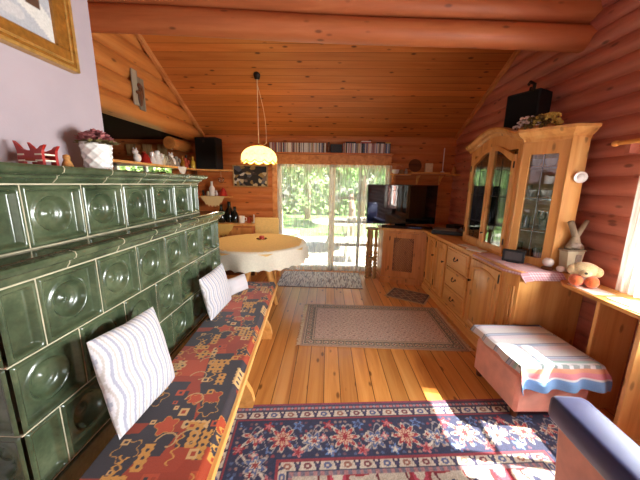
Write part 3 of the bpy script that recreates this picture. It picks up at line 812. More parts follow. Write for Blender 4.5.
for sx in (-1, 1):
    mb = MB(); rn = random.Random(2)
    for i in range(110):
        y = -.44+.88*i/109; x = sx*.758; l = rn.uniform(.025,.045); mb.tube([(x,y,.006),(x+sx*l*.6,y+rn.uniform(-.004,.004),.005),(x+sx*l,y+rn.uniform(-.01,.01),.003)], .0022, 4)
    f_ = build(mb, 'fringe', M['twine'], parent=r1, local=True)
def rag(X, Y):
    rn = np.random.default_rng(3); t = rn.random((400, 8)); ix = ((X+1)*150).astype(int) % 400; iy = ((Y+1)*11+np.sin(X*60)*.6).astype(int) % 8
    v = t[ix, iy]; out = np.tile(C(206,200,188),(X.size,1))
    out[v > .45] = C(222,216,204); out[v < .22] = C(136,130,130); out[(v > .22) & (v < .3)] = C(150,120,106); out[v > .86] = C(226,222,210); out[(v > .4) & (v < .45)] = C(110,126,140)
    return out
tag(rug_mesh('door_mat', 1.24, .70, 280, 60, rag, (-.09, 4.13, 0), -.02, .009), 'grey and white woven rag mat in front of the glass door', 'mat')
def dia(X, Y):
    out = np.tile(C(104,72,52),(X.size,1)); p = np.mod(X,.11)-.055; q = np.mod(Y,.11)-.055; r = np.abs(p)+np.abs(q)
    out[np.abs(r-.05) < .008] = C(176,144,108); out[r < .02] = C(150,84,54); d = np.minimum(.26-np.abs(X), .19-np.abs(Y)); out[d < .022] = C(196,162,120); out[(d > .022) & (d < .035)] = C(70,50,42); return out
tag(rug_mesh('small_mat', .52, .38, 110, 80, dia, (1.10, 3.56, 0), -.55, .008), 'small brown diamond patterned mat before the television cabinet', 'mat')

# ------------------------------------------------------------------ sideboard, corner cabinet, worktop
FXs = 1.415
sb = thing('sideboard', 'long low pine sideboard with doors and three drawers along the right wall', 'sideboard', (1.7, 3.0, 0))
SBY0, SBY1 = 2.06, 3.92
mb = MB(); mb.prism([(FXs+.0, SBY1), (FXs+.0, SBY0+.085), (FXs+.05, SBY0), (1.955, SBY0), (1.955, SBY1)], .08, .795, ax=2)
build(mb, 'carcass', M['pine'], parent=sb)
mb = MB(); mb.prism([(FXs-.03, SBY1-.02), (FXs-.03, SBY0+.07), (FXs+.035, SBY0-.015), (1.955, SBY0-.015), (1.955, SBY1-.02)], 0, .075, ax=2)
mb.prism([(FXs-.015, SBY1-.02), (FXs-.015, SBY0+.08), (FXs+.045, SBY0-.006), (1.955, SBY0-.006), (1.955, SBY1-.02)], .075, .095, ax=2)
build(mb, 'plinth', M['pineh'], parent=sb)
def knob_ring(mb, x, y, z):   # drop pull handle
    mb.tube([(x-.004,y-.035,z+.012),(x-.014,y-.033,z+.004),(x-.018,y-.018,z-.012),(x-.018,y,z-.016),(x-.018,y+.018,z-.012),(x-.014,y+.033,z+.004),(x-.004,y+.035,z+.012)], .004, 8)
    mb.ell((x-.003,y-.035,z+.012),.004,.012,.014); mb.ell((x-.003,y+.035,z+.012),.004,.012,.014)
def panel_door(par, y0, y1, z0, z1, x, hinge, name='door', arch=True, mat='pine'):
    mb = MB(); fw = .055
    mb.bbox(x-.018, x, y0, y1, z0, z1, .004)
    d_ = build(mb, name, M[mat], parent=par)
    # raised arched field
    n = 12; ya, yb, za, zb = y0+fw, y1-fw, z0+fw, z1-fw
    top = [(ya+(yb-ya)*i/n, zb-(.035*(1-math.sin(PI*i/n)) if arch else 0)) for i in range(n+1)]
    mb = MB(); out = [(ya,za),(yb,za)]+top[::-1]
    cy_, cz_ = (ya+yb)/2, (za+zb)/2
    inn = [(cy_+(p[0]-cy_)*.82, cz_+(p[1]-cz_)*.86) for p in out]
    N_ = len(out); vs = [(x-.0185,*p) for p in out]+[(x-.012,cy_+(p[0]-cy_)*.95,cz_+(p[1]-cz_)*.97) for p in out]+[(x-.024,*p) for p in inn]
    fs = [(i,(i+1)%N_,N_+(i+1)%N_,N_+i) for i in range(N_)]+[(N_+i,N_+(i+1)%N_,2*N_+(i+1)%N_,2*N_+i) for i in range(N_)]+[tuple(range(2*N_,3*N_))]
    # lip ring standing proud so that the field reads as a sunk moulding
    mb.add([(a[0]-.001,a[1],a[2]) for a in vs], fs)
    lip = [(x-.0265,)+p for p in [(cy_+(q[0]-cy_)*1.06, cz_+(q[1]-cz_)*1.035) for q in out]]
    mb.add(lip+[(x-.018,)+p for p in [(cy_+(q[0]-cy_)*1.10, cz_+(q[1]-cz_)*1.06) for q in out]]+[(x-.018,)+p for p in out], [(i,(i+1)%N_,N_+(i+1)%N_,N_+i) for i in range(N_)]+[(i,(i+1)%N_,2*N_+(i+1)%N_,2*N_+i) for i in range(N_)])
    build(mb, 'door_panel', M[mat], parent=d_, smooth=30)
    hy = y0 if hinge < 0 else y1; ky = y1-.025 if hinge < 0 else y0+.025
    for z in (z0+.07, z1-.09):
        mb = MB(); mb.tube([(x-.02,hy,z-.01),(x-.02,hy,z),(x-.02,hy,z+.06),(x-.02,hy,z+.07)], [.003,.006,.006,.003], 8); build(mb, 'hinge', M['iron'], parent=d_, smooth=True)
    mb = MB(); mb.lathe([(.006,0),(.006,.012),(.013,.018),(.011,.028),(0,.031)], n=14)
    R = Matrix.Translation((x-.018, ky, (z0+z1)/2+.12)) @ Matrix.Rotation(-PI/2, 4, 'Y')
    m2 = MB(); m2.merge(mb, R); build(m2, 'knob', M['iron'], parent=d_, smooth=True)
panel_door(sb, 2.20, 2.64, .11, .775, FXs, -1)
panel_door(sb, 3.24, 3.53, .11, .775, FXs, 1)
panel_door(sb, 3.56, 3.85, .11, .775, FXs, 1)
for z0, z1 in ((.11,.32),(.335,.545),(.56,.775)):
    dr = build(MB().bbox(FXs-.018, FXs, 2.70, 3.19, z0, z1, .004), 'drawer', M['pineh'], parent=sb)
    mb = MB(); mb.bbox(FXs-.024, FXs-.017, 2.725, 3.165, z0+.022, z1-.022, .005); build(mb, 'drawer_face', M['pineh'], parent=dr)
    mb = MB(); knob_ring(mb, FXs-.024, 2.945, (z0+z1)/2); build(mb, 'handle', M['iron'], parent=dr, smooth=True)
mb = MB()   # fluted chamfer
cdir = Vector((.05,-.085,0)).normalized(); cn = Vector((-.085,-.05,0)).normalized(); cm_ = Vector((FXs+.025, SBY0+.0425, 0))
for kx in (-.02, 0, .02):
    p = cm_+cdir*kx+cn*.001; mb.tube([(p.x,p.y,.16),(p.x,p.y,.70)], .006, 8)
build(mb, 'fluted_corner', M['pine'], parent=sb, smooth=True)
# corner cabinet under the television
A_, B_ = Vector((.84, 4.13)), Vector((FXs, 3.93))
tc = thing('corner_cabinet', 'pine corner cabinet with a lattice door under the television', 'cabinet', (1.4, 4.3, 0))
mb = MB(); mb.prism([(B_.x,B_.y+.002),(A_.x,A_.y),(A_.x-.02,4.42),(1.02,4.42),(1.04,4.545),(1.955,4.545),(1.955,B_.y+.002)], .08, .795, ax=2); build(mb, 'carcass', M['honey'], parent=tc)
mb = MB(); mb.prism([(B_.x-.02,B_.y-.0),(A_.x-.03,A_.y-.03),(A_.x-.05,4.42),(1.02,4.42),(1.04,4.545),(1.955,4.545),(1.955,B_.y)], 0, .055, ax=2); mb.prism([(B_.x-.01,B_.y+.0),(A_.x-.015,A_.y-.015),(A_.x-.03,4.42),(1.02,4.42),(1.04,4.545),(1.955,4.545),(1.955,B_.y)], .055, .09, ax=2); build(mb, 'plinth', M['honey'], parent=tc)
e1 = (B_-A_).normalized(); nrm = Vector((e1.y, -e1.x)); LF = (B_-A_).length
def onface(t, z, o): p = A_+e1*t+nrm*o; return (p.x, p.y, z)
def fbox(mb, t0, t1, z0, z1, o0, o1):
    mb.add([onface(t0,z0,o0),onface(t1,z0,o0),onface(t1,z0,o1),onface(t0,z0,o1),onface(t0,z1,o0),onface(t1,z1,o0),onface(t1,z1,o1),onface(t0,z1,o1)], [(3,2,1,0),(4,5,6,7),(0,1,5,4),(1,2,6,5),(2,3,7,6),(3,0,4,7)])
mb = MB(); T0, T1 = .10, .50
fbox(mb,T0,T0+.06,.12,.765,0,.02); fbox(mb,T1-.06,T1,.12,.765,0,.02); fbox(mb,T0,T1,.12,.19,0,.019); fbox(mb,T0,T1,.695,.765,0,.019)
cd = build(mb, 'door', M['honey'], parent=tc)
mb = MB(); fbox(mb,T0+.05,T1-.05,.18,.705,.001,.004); build(mb, 'door_panel', M['darkw'], parent=cd)
mb = MB()
for i in range(-14, 26):
    for sg in (1,-1):
        a0 = T0+.06+i*.028; pts = []
        for q in range(27):
            t = a0+sg*q*.02; z = .19+q*.0194
            if T0+.06 <= t <= T1-.06: pts.append(onface(t, z, .007))
        if len(pts) > 1: mb.tube([pts[0], pts[-1]], .0035, 4)
build(mb, 'lattice', M['honey'], parent=cd)
for z in (.2,.65):
    mb = MB(); p0 = onface(T0,z,.022); mb.tube([p0,(p0[0],p0[1],z+.06)],.006,8); build(mb, 'hinge', M['iron'], parent=cd)
for t0_, t1_ in ((0,.05),(LF-.06,LF-.01)):
    mb = MB(); fbox(mb,t0_,t1_,.1,.79,0,.008); build(mb, 'pilaster', M['honey'], parent=tc)
# one continuous worktop
mb = MB(); ov = .03
mb.prism([(FXs-ov, B_.y-.005),(FXs-ov, SBY0+.07),(FXs+.035, SBY0-.03),(1.96, SBY0-.03),(1.96,4.55),(1.04,4.55),(1.02,4.43),(A_.x-.05,4.43),(A_.x-.035,A_.y-.035)], .797, .83, ax=2)
tag(build(mb, 'worktop', M['pineh'], at=(1.7,3.2,.8), bevel=.006), 'continuous pine worktop over the sideboard and the corner cabinet', 'worktop')

# ------------------------------------------------------------------ display cabinet (hutch)
HT = .8305
h0, h1, h2, h3 = (1.575,3.22), (1.575,2.40), (1.74,2.16), (1.865,2.16)
HB = 1.865
hu = thing('display_cabinet', 'tall pine glazed display cabinet with an arched top standing on the sideboard', 'display cabinet', (1.8,2.7,HT))
CT = 1.825
mb = MB()
mb.prism([h0,h1,h2,h3,(HB,3.22)], HT, HT+.03, ax=2); mb.prism([h0,h1,h2,h3,(HB,3.22)], CT-.03, CT, ax=2)
mb.box(HB-.02,HB,2.16,3.22,HT+.03,CT-.03); mb.box(1.575,HB-.02,3.20,3.22,HT+.03,CT-.03)
build(mb, 'carcass', M['pine'], parent=hu)
build(MB().bbox(h2[0]-.005,HB,2.145,2.165,HT,CT,.003), 'end_panel', M['pine'], parent=hu)
for z in (1.10,1.36,1.60):
    mb = MB(); mb.prism([(1.60,3.2),(1.60,2.42),(1.76,2.19),(HB-.02,2.19),(HB-.02,3.2)], z, z+.014, ax=2); build(mb, 'shelf', M['honey'], parent=hu)
# front pilasters
mb = MB(); mb.bbox(1.565,1.59,3.15,3.225,HT,CT,.004); mb.bbox(1.565,1.59,2.395,2.46,HT,CT,.004); mb.bbox(1.566,1.588,2.46,3.15,HT,HT+.035,.003)
n = 24; arch = lambda t: .115*math.sin(PI*t)**1.0 if True else 0
pts = [(3.225-(.83)*i/n, 1.825+.105*(math.sin(PI*i/n)**1.3)) for i in range(n+1)]
mb.prism(pts+[(2.395,1.76),(3.225,1.76)], 1.567, 1.587, ax=0)
build(mb, 'front_frame', M['pine'], parent=hu)
# arched doors
def arch_door(y_out, y_in, x):
    st = .042; z0 = HT+.035; zo, zi = 1.665, 1.775
    sg = 1 if y_in > y_out else -1
    nn = 14; gz = [(y_out+sg*st+(y_in-y_out-2*sg*st)*i/nn, zo+(zi-zo)*(math.sin(PI/2*(i/nn))**1.3)) for i in range(nn+1)]
    dz = [(y_out+(y_in-y_out)*i/nn, zo+.045+(zi-zo)*(math.sin(PI/2*(i/nn))**1.3)) for i in range(nn+1)]
    mb = MB()
    a, b = sorted((y_out, y_out+sg*st)); mb.bbox(x-.022,x,a,b,z0,zo+.05,.004)
    a, b = sorted((y_in, y_in-sg*st)); mb.bbox(x-.022,x,a,b,z0,zi+.04,.004)
    a, b = sorted((y_out, y_in)); mb.bbox(x-.021,x,a,b,z0,z0+.05,.004)
    mb.prism(dz+gz[::-1], x-.0215, x-.001, ax=0)
    d_ = build(mb, 'door', M['pine'], parent=hu)
    mb = MB(); mb.prism([(gz[0][0]-sg*.005,z0+.05),(gz[-1][0]+sg*.005,z0+.05)]+[(p[0],p[1]+.004) for p in gz[::-1]], x-.012, x-.008, ax=0); build(mb, 'pane', M['cabglass'], parent=d_)
    mb = MB(); ym = (gz[0][0]+gz[-1][0])/2
    mb.tube([(x-.014,ym,z0+.06),(x-.014,ym,1.70)], .0025, 6)
    for z in (1.1,1.36,1.6): mb.tube([(x-.014,gz[0][0],z),(x-.014,gz[-1][0],z)], .0025, 6)
    build(mb, 'leading', M['iron'], parent=d_)
    for z in (z0+.08, zo-.06):
        mb = MB(); mb.tube([(x-.024,y_out,z),(x-.024,y_out,z+.055)],.006,8); build(mb, 'hinge', M['iron'], parent=d_)
arch_door(3.160, 2.812, 1.568); arch_door(2.455, 2.808, 1.568)
mb = MB(); mb.lathe([(.005,0),(.005,.012),(.011,.02),(0,.027)], n=12); m2 = MB(); m2.merge(mb, Matrix.Translation((1.546,2.79,1.0)) @ Matrix.Rotation(-PI/2,4,'Y')); build(m2,'knob',M['iron'],parent=hu,smooth=True)
# canted glazed side
a2, b2 = Vector(h1), Vector(h2); e2 = (b2-a2).normalized(); n2 = Vector((e2.y,-e2.x)); n2 = -n2 if n2.x > 0 else n2; L2 = (b2-a2).length
def cbox(mb,t0,t1,z0,z1,o0,o1):
    P=lambda t,z,o:((a2+e2*t+n2*o).x,(a2+e2*t+n2*o).y,z)
    mb.add([P(t0,z0,o0),P(t1,z0,o0),P(t1,z0,o1),P(t0,z0,o1),P(t0,z1,o0),P(t1,z1,o0),P(t1,z1,o1),P(t0,z1,o1)],[(3,2,1,0),(4,5,6,7),(0,1,5,4),(1,2,6,5),(2,3,7,6),(3,0,4,7)])
mb = MB(); gs, ge = .05, L2-.055
cbox(mb,0,gs,HT,CT,-.02,.006); cbox(mb,ge,L2+.004,HT,CT,-.02,.006); cbox(mb,gs,ge,HT,HT+.06,-.02,.005); cbox(mb,gs,ge,1.70,CT,-.02,.005)
build(mb, 'canted_frame', M['pine'], parent=hu)
mb = MB(); cbox(mb,gs,ge,HT+.055,1.705,-.012,-.008); build(mb, 'canted_pane', M['cabglass'], parent=hu)
mb = MB(); tm=(gs+ge)/2
cbox(mb,tm-.0025,tm+.0025,HT+.06,1.7,-.006,-.002)
for z in (1.1,1.36,1.6): cbox(mb,gs,ge,z-.002,z+.003,-.006,-.002)
build(mb, 'leading', M['chrome'], parent=hu)
# cornices
mb = MB()
def sweep(mb, path, prof):
    """path: list of (point, outward); prof: (out, dz)"""
    vs=[]; fs=[]; m_=len(prof)
    for p,o in path:
        for q,dz in prof: vs.append((p[0]+o[0]*q,p[1]+o[1]*q,p[2]+dz))
    for i in range(len(path)-1):
        for j in range(m_): fs.append((i*m_+j,i*m_+(j+1)%m_,(i+1)*m_+(j+1)%m_,(i+1)*m_+j))
    fs += [tuple(range(m_))[::-1], tuple(range((len(path)-1)*m_,len(path)*m_))]
    mb.add(vs,fs)
pf = [(0,-.02),(.012,-.018),(.02,0),(.045,.012),(.055,.03),(.062,.034),(.062,.052),(0,.052)]
sweep(mb, [((1.567,y,z),(-1,0)) for y,z in [(3.26,1.820)]+pts+[(2.385,1.822)]], pf)
build(mb, 'arched_cornice', M['pine'], parent=hu, smooth=35)
mb = MB()
mid1 = (Vector((-1,0))+n2).normalized()*1.12; mid2 = (n2+Vector((0,-1))).normalized()*1.1
sweep(mb, [((1.572,2.44,CT),(-1,0)),((h1[0],h1[1],CT),tuple(mid1)),((h2[0],h2[1],CT),tuple(mid2)),((HB,2.155,CT),(0,-1))], [(0,-.03),(.01,-.028),(.015,-.008),(.04,.012),(.06,.036),(.07,.042),(.07,.062),(-.02,.062)])
mb.prism([(1.58,2.5),h1,h2,h3,(HB,2.5)], CT, CT+.06, ax=2)
build(mb, 'canted_cornice', M['pine'], parent=hu)
# glassware
gl = MB(); gl.lathe([(0,0),(.028,.001),(.028,.004),(.005,.009),(.004,.06),(.008,.068),(.026,.085),(.031,.11),(.028,.15),(.0265,.15),(.029,.11),(.024,.088),(.004,.07)], n=16)
tum = MB(); tum.lathe([(0,0),(.026,0),(.03,.09),(.0285,.09),(.025,.005),(0,.005)], n=16)
cup = MB(); cup.lathe([(0,0),(.022,0),(.036,.02),(.042,.055),(.04,.055),(.034,.022),(0,.006)], n=18)
plate = MB(); plate.lathe([(0,0),(.05,0),(.095,.014),(.095,.018),(.05,.005),(0,.004)], n=28)
def proto(mb, name, mat, label, cat, group, at): return tag(build(mb, name, mat, at=at, local=True, smooth=40), label, cat, group)
first = {}
for (shelf, z) in (('bottom shelf', HT+.0305), ('second shelf', 1.1145), ('third shelf', 1.3745), ('top shelf', 1.6145)):
    for i, (x, y) in enumerate([(1.66,2.56),(1.70,2.66),(1.65,2.76),(1.71,2.88),(1.65,2.98),(1.70,3.1),(1.79,2.60),(1.79,2.80),(1.79,3.0),(1.68,2.40),(1.735,2.31),(1.79,2.24),(1.79,2.36)]):
        canted = i >= 9
        if shelf == 'bottom shelf': kind = 'cup' if i % 2 else 'tum'
        elif shelf == 'third shelf' and canted: kind = 'cup'
        elif shelf == 'top shelf': kind = 'cup' if i in (9, 10) else ('gl' if i % 2 else None)
        else: kind = 'gl' if i % 3 else 'tum'
        if kind is None: continue
        where = ('behind the angled pane' if canted else 'behind the arched doors')
        nm, mt, ct, tx = {'gl':('wine_glass','crystal','glass','stemmed clear wine glass'),'tum':('tumbler','crystal','glass','plain clear tumbler'),'cup':('cup','ceramic','cup','small white porcelain cup')}[kind]
        lab = f'{tx} on the {shelf} of the display cabinet {where}'; gr = f'{nm.replace("_"," ")}s on the {shelf} {where}'
        if kind not in first: first[kind] = proto({'gl':gl,'tum':tum,'cup':cup}[kind], nm, M[mt], lab, ct, gr, (x,y,z))
        else: dup(first[kind], (x,y,z), 0, lab, gr)
# things on top of the cabinet
fb = thing('flower_box', 'wooden box of yellow and white dried flowers on the cabinet top', 'flower arrangement', (1.69,2.47,CT+.0625), -.85)
build(MB().bbox(-.12,.12,-.045,.045,0,.05,.004),'box',M['wicker'],parent=fb,local=True)
rn=random.Random(6)
def blossoms(x0,mt,nm,n,r,z0=.06):
    mb=MB()
    for i in range(n):
        a=rn.uniform(0,2*PI); e=rn.uniform(-.15,1)*PI/2; q=rn.uniform(.55,1)*r
        mb.ell((x0+math.cos(a)*math.cos(e)*q*1.1,math.sin(a)*math.cos(e)*q*.8,z0+math.sin(e)*q*.85),*(rn.uniform(.008,.017),)*3,8,5)
    build(mb,nm,M[mt],parent=fb,local=True,smooth=True)
blossoms(-.075,'wflower','white_flowers',60,.085); blossoms(.07,'yflower','yellow_flowers',75,.095,.065); blossoms(0,'leafd','dry_leaves',70,.10,.045); 
mb=MB(); flower_ball(mb,(0,0,.05),.15,26,.03,5,.5); build(mb,'leaves',M['leafd'],parent=fb,local=True,recalc=False)
mb=MB(); rn=random.Random(4)
for i in range(9): a=i/8; mb.ell((1.66,3.08+.16*a,1.955+.035*math.sin(a*PI)),.018,.022,.03,10,6)
tag(build(mb,'carved_garland',M['darkw'],at=(1.66,3.16,1.93),smooth=True),'small dark carved garland on the left end of the arched cabinet top','ornament')
# wall speaker at right
sp = thing('loudspeaker', 'black loudspeaker hanging on the right log wall above the flower box', 'loudspeaker', (1.81,2.80,1.95), .5)
build(MB().bbox(-.10,.10,-.14,.14,0,.33,.008),'cabinet_box',M['speaker'],parent=sp,local=True)
build(MB().bbox(-.107,-.10,-.125,.125,.015,.315,.004),'grille',M['grille'],parent=sp,local=True)
mb=MB(); mb.tube([(.05,0,.33),(.06,0,.42),(.1,.06,.46),(.15,.1,.46)],.014,10); mb.tube([(.05,.03,.33),(.06,.03,.40)],.010,8)
build(mb,'wall_bracket',M['black'],parent=sp,local=True)
# porcelain hook
hk = MB(); hk.lathe([(0,0),(.012,0),(.012,.012),(.03,.02),(.042,.03),(.040,.036),(.026,.034),(.014,.044),(0,.046)], n=28)
m2=MB(); m2.merge(hk, Matrix.Translation((1.825,2.145,1.525)) @ Matrix.Rotation(PI/2,4,'X') @ Matrix.Rotation(-.3,4,'Y'))
tag(build(m2,'porcelain_knob',M['ceramic'],at=(1.865,2.15,1.5),smooth=40),'round white porcelain knob on the end panel of the display cabinet','knob')

# ------------------------------------------------------------------ television etc.
tv = thing('television', 'wide black flat television standing on the corner cabinet', 'television', (1.11,4.25,.8305), .025)
build(MB().bbox(-.515,.515,-.02,.035,.045,.625,.006),'bezel',M['black'],parent=tv,local=True)
build(MB().box(-.505,.505,-.0215,-.0195,.058,.615),'screen',M['screen'],parent=tv,local=True)
mb=MB(); mb.bbox(-.26,.26,-.10,.10,0,.014,.005); mb.box(-.08,.08,0,.03,.01,.07); build(mb,'stand',M['blackgloss'],parent=tv,local=True)
sbz=MB(); sbz.bbox(-.36,.36,-.04,.04,0,.035,.008)
tag(build(sbz,'soundbar',M['blackgloss'],at=(1.16,4.085,.8305),rot=-.15,local=True),'flat black soundbar lying under the front of the television','soundbar')
rec = thing('record_player','grey and black record player on the worktop right of the television','record player',(1.60,3.70,.8305),-.45)
build(MB().bbox(-.19,.19,-.14,.14,0,.05,.006),'base',M['black'],parent=rec,local=True)
build(MB().bbox(-.18,.10,-.125,.115,.05,.058,.003),'platter_cover',plain('grey_cover',s(150,146,140),.5),parent=rec,local=True)
mb=MB(); mb.tube([(.15,.1,.05),(.15,.1,.08),(.13,-.02,.075)],.006,8); build(mb,'tone_arm',M['chrome'],parent=rec,local=True)
for i,(x,y,r_) in enumerate(((1.80,3.92,.2),(1.85,3.50,-.1))):
    mb=MB(); mb.bbox(-.10,.10,-.09,.09,0,.09-.03*i,.006); o=tag(build(mb,'black_box',M['black'],at=(x,y,.8305),rot=r_,local=True),['taller black electronic box behind the record player in the corner','lower black electronic box between record player and display cabinet'][i],'electronics')
# papers
pp=[(1.475,2.93,.3),(1.49,2.82,-.2),(1.47,2.72,.5)]
for i,(x,y,r_) in enumerate(pp):
    mb=MB(); mb.box(-.05,.05,-.075,.075,0,.004+.003*i)
    tag(build(mb,'paper',M['paper'],at=(x,y,.8305+.0001*i),rot=r_,local=True),['loose white paper on the worktop, farthest along the cabinet doors','white booklet in the middle of three papers on the worktop','white paper nearest to the pink checked runner on the worktop'][i],'paper')
# pink checked runner
def checks(X,Y):
    out=np.tile(C(232,214,214),(X.size,1)); a=(np.mod(X,.016)<.008); b=(np.mod(Y,.016)<.008); out[a^b]=C(214,166,170); out[a&b]=C(192,120,130); return out
mb=MB(); 
def run_fn(a,b):
    y=2.60-.64*a; x=1.40+.24*b
    z=.8325
    fr = FXs-ov if y > SBY0+.07 else FXs-ov+(SBY0+.07-y)*.65
    x = fr-.006+.28*b+.02*a
    if b<.12: z -= (.12-b)*.22; x = fr-.006+.28*.12+.02*a-(.0 if b>.0 else 0); x = fr-.007 if b<.09 else x-.012*0
    y2 = y
    if y < SBY0-.028: z -= (SBY0-.028-y)*.9; y2 = SBY0-.036
    return (x,y2,z)
mb.grid(run_fn,80,40); A=np.array(mb.v)
uu=np.tile(np.linspace(0,.58,81),41); vv=np.repeat(np.linspace(0,.22,41),81)
tag(build(mb,'table_runner',M['cloth'],at=(1.5,2.3,.83),cols=checks(uu,vv),smooth=True,recalc=False,solid=.003),'pink and white checked runner on the near end of the worktop','runner')
fr=thing('photo_frame','small black digital frame standing on the pink checked runner','photo frame',(1.545,2.29,.835),-.75)
build(MB().obox((0,0,.055),.155,.014,.10,tilt=('X',-.15),b=.004),'frame',M['black'],parent=fr,local=True)
build(MB().obox((0,-.0085,.055),.118,.003,.064,tilt=('X',-.15)),'screen',plain('grey_display',s(70,66,66),.3),parent=fr,local=True)
build(MB().obox((0,.012,.01),.09,.05,.018,b=.003),'foot',M['black'],parent=fr,local=True)
tl=thing('tealight_globe','white round tealight globe in a brown holder beside the black frame','candle holder',(1.695,2.115,.832))
mb=MB(); mb.lathe([(0,0),(.034,0),(.04,.01),(.03,.022),(.02,.026),(0,.026)],n=24); build(mb,'holder',M['darkw'],parent=tl,local=True,smooth=40)
mb=MB(); mb.lathe([(0,.024),(.025,.03),(.036,.05),(.036,.065),(.028,.082),(.018,.088),(.016,.085),(0,.05)],n=24); build(mb,'globe',M['ceramic'],parent=tl,local=True,smooth=True)
# lantern house, starfish, stones
ln=thing('lantern_box','pale wooden box with a grey lid by the end of the worktop','box',(1.84,2.095,.832),.12)
mb=MB(); mb.add([(-.05,-.03,0),(.05,-.03,0),(.05,.03,0),(-.05,.03,0),(-.068,-.036,.155),(.068,-.036,.155),(.068,.036,.155),(-.068,.036,.155)],[(3,2,1,0),(4,5,6,7),(0,1,5,4),(1,2,6,5),(2,3,7,6),(3,0,4,7)]); build(mb,'body',M['pig'],parent=ln,local=True)
build(MB().bbox(-.078,.078,-.04,.04,.155,.168,.003),'lid',M['greyw'],parent=ln,local=True)
build(MB().box(.0,.045,-.0385,-.034,.05,.13),'front_picture',M['stone'],parent=ln,local=True)
st=MB(); arms=[]
for k_ in range(10):
    a=PI/2+k_*PI/5; r=.085 if k_%2==0 else .03; arms.append((r*math.cos(a),r*math.sin(a)))
def dome(mb,poly,t):
    n=len(poly); vs=[(x,t*.2,z) for x,z in poly]+[(x,-t*.2,z) for x,z in poly]+[(0,t,0),(0,-t,0)]
    mb.add(vs,[(i,(i+1)%n,2*n) for i in range(n)]+[(n+(i+1)%n,n+i,2*n+1) for i in range(n)]+[(i,n+i,n+(i+1)%n,(i+1)%n) for i in range(n)])
dome(st,arms,.016)
# driftwood star: a cross of two tapered pieces as in the picture
dw=thing('driftwood_ornament','grey driftwood ornament with spread tips standing on the box lid','ornament',(1.845,2.095,1.0005),.1)
mb=MB(); mb.tube([(-.06,0,.205),(-.022,0,.13),(0,0,.095),(.02,0,.04),(.05,0,.0)],[.02,.02,.022,.026,.03],10); mb.tube([(.07,0,.215),(.03,0,.14),(0,0,.095),(-.02,0,.04),(-.04,0,0)],[.014,.018,.022,.026,.03],10); build(mb,'branches',M['greyw'],parent=dw,local=True,smooth=True)
mb=MB(); mb.ell((0,-.02,.03),.05,.02,.022); build(mb,'moss',M['stone'],parent=dw,local=True,smooth=True)
for i,(x,y,z,rx_,mt,lab) in enumerate(((1.745,2.055,.832,.027,'ceramic','white round ball in front of the pale wooden box'),(1.815,2.045,.832,.026,'stone','grey round stone in front of the box, right of the white ball'))):
    mb=MB(); mb.ell((0,0,rx_*.9),rx_,rx_,rx_*.9); tag(build(mb,'ball',M[mt],at=(x,y,z),local=True,smooth=True),lab,'ball')
# desk shelf under the right window
dk=thing('window_desk','narrow pine desk shelf under the right window','desk',(1.85,1.5,0))
mb=MB(); mb.prism([(1.695,1.42),(1.695,1.95),(1.735,2.025),(1.955,2.025),(1.955,1.42)],.755,.78,ax=2); build(mb,'desk_top',M['pineh'],parent=dk,bevel=.004)
build(MB().bbox(1.705,1.955,1.675,1.70,0,.755,.003),'side_panel',M['pine'],parent=dk)
build(MB().bbox(1.705,1.955,1.43,1.455,0,.755,.003),'side_panel',M['pine'],parent=dk)
build(MB().box(1.93,1.955,1.70,2.02,.70,.755),'wall_cleat',M['pine'],parent=dk)
# soft toy
by=thing('soft_toy','cream headed soft toy with orange feet sitting on the desk shelf','soft toy',(1.785,1.905,.783),-.6)
for sx in (-1,1):
    mb=MB(); mb.ell((sx*.036,-.025,.036),.036,.045,.037); mb.v=[(a*1.12,b*1.12,c*1.12) for a,b,c in mb.v]; build(mb,'foot',M['orange'],parent=by,local=True,smooth=True)
mb=MB(); mb.ell((0,.02,.04),.05,.035,.042); mb.v=[(a*1.12,b*1.12,c*1.12) for a,b,c in mb.v]; build(mb,'body',M['orange'],parent=by,local=True,smooth=True)
mb=MB(); mb.ell((0,.005,.10),.072,.05,.048); mb.ell((-.055,.0,.095),.03,.03,.032); mb.ell((.055,.0,.095),.03,.03,.032); mb.ell((0,-.04,.088),.03,.02,.024); mb.v=[(a*1.12,b*1.12,c*1.12) for a,b,c in mb.v]; build(mb,'head',M['plush'],parent=by,local=True,smooth=True)
mb=MB(); mb.ell((0,-.061,.092),.009,.006,.007); mb.v=[(a*1.12,b*1.12,c*1.12) for a,b,c in mb.v]; build(mb,'face',M['black'],parent=by,local=True,smooth=True)
mb=MB(); mb.ell((0,-.03,.055),.012,.008,.018); mb.v=[(a*1.12,b*1.12,c*1.12) for a,b,c in mb.v]; build(mb,'bow',M['stone'],parent=by,local=True,smooth=True)
for i,(x,y,w_,l_,lab,nm,mt) in enumerate(((1.785,1.84,.14,.20,'white lace doily under the soft toy on the desk','doily','wlace'),(1.80,1.62,.10,.14,'white booklet on the desk between toy and curtain','booklet','paper'),(1.765,1.48,.10,.12,'white cloth lying at the desk edge under the curtain','cloth','wlinen'))):
    mb=MB(); mb.box(-w_/2,w_/2,-l_/2,l_/2,0,.0025 if i==0 else .006); tag(build(mb,nm,M[mt],at=(x,y,.7803),rot=.1*i,local=True),lab,nm)
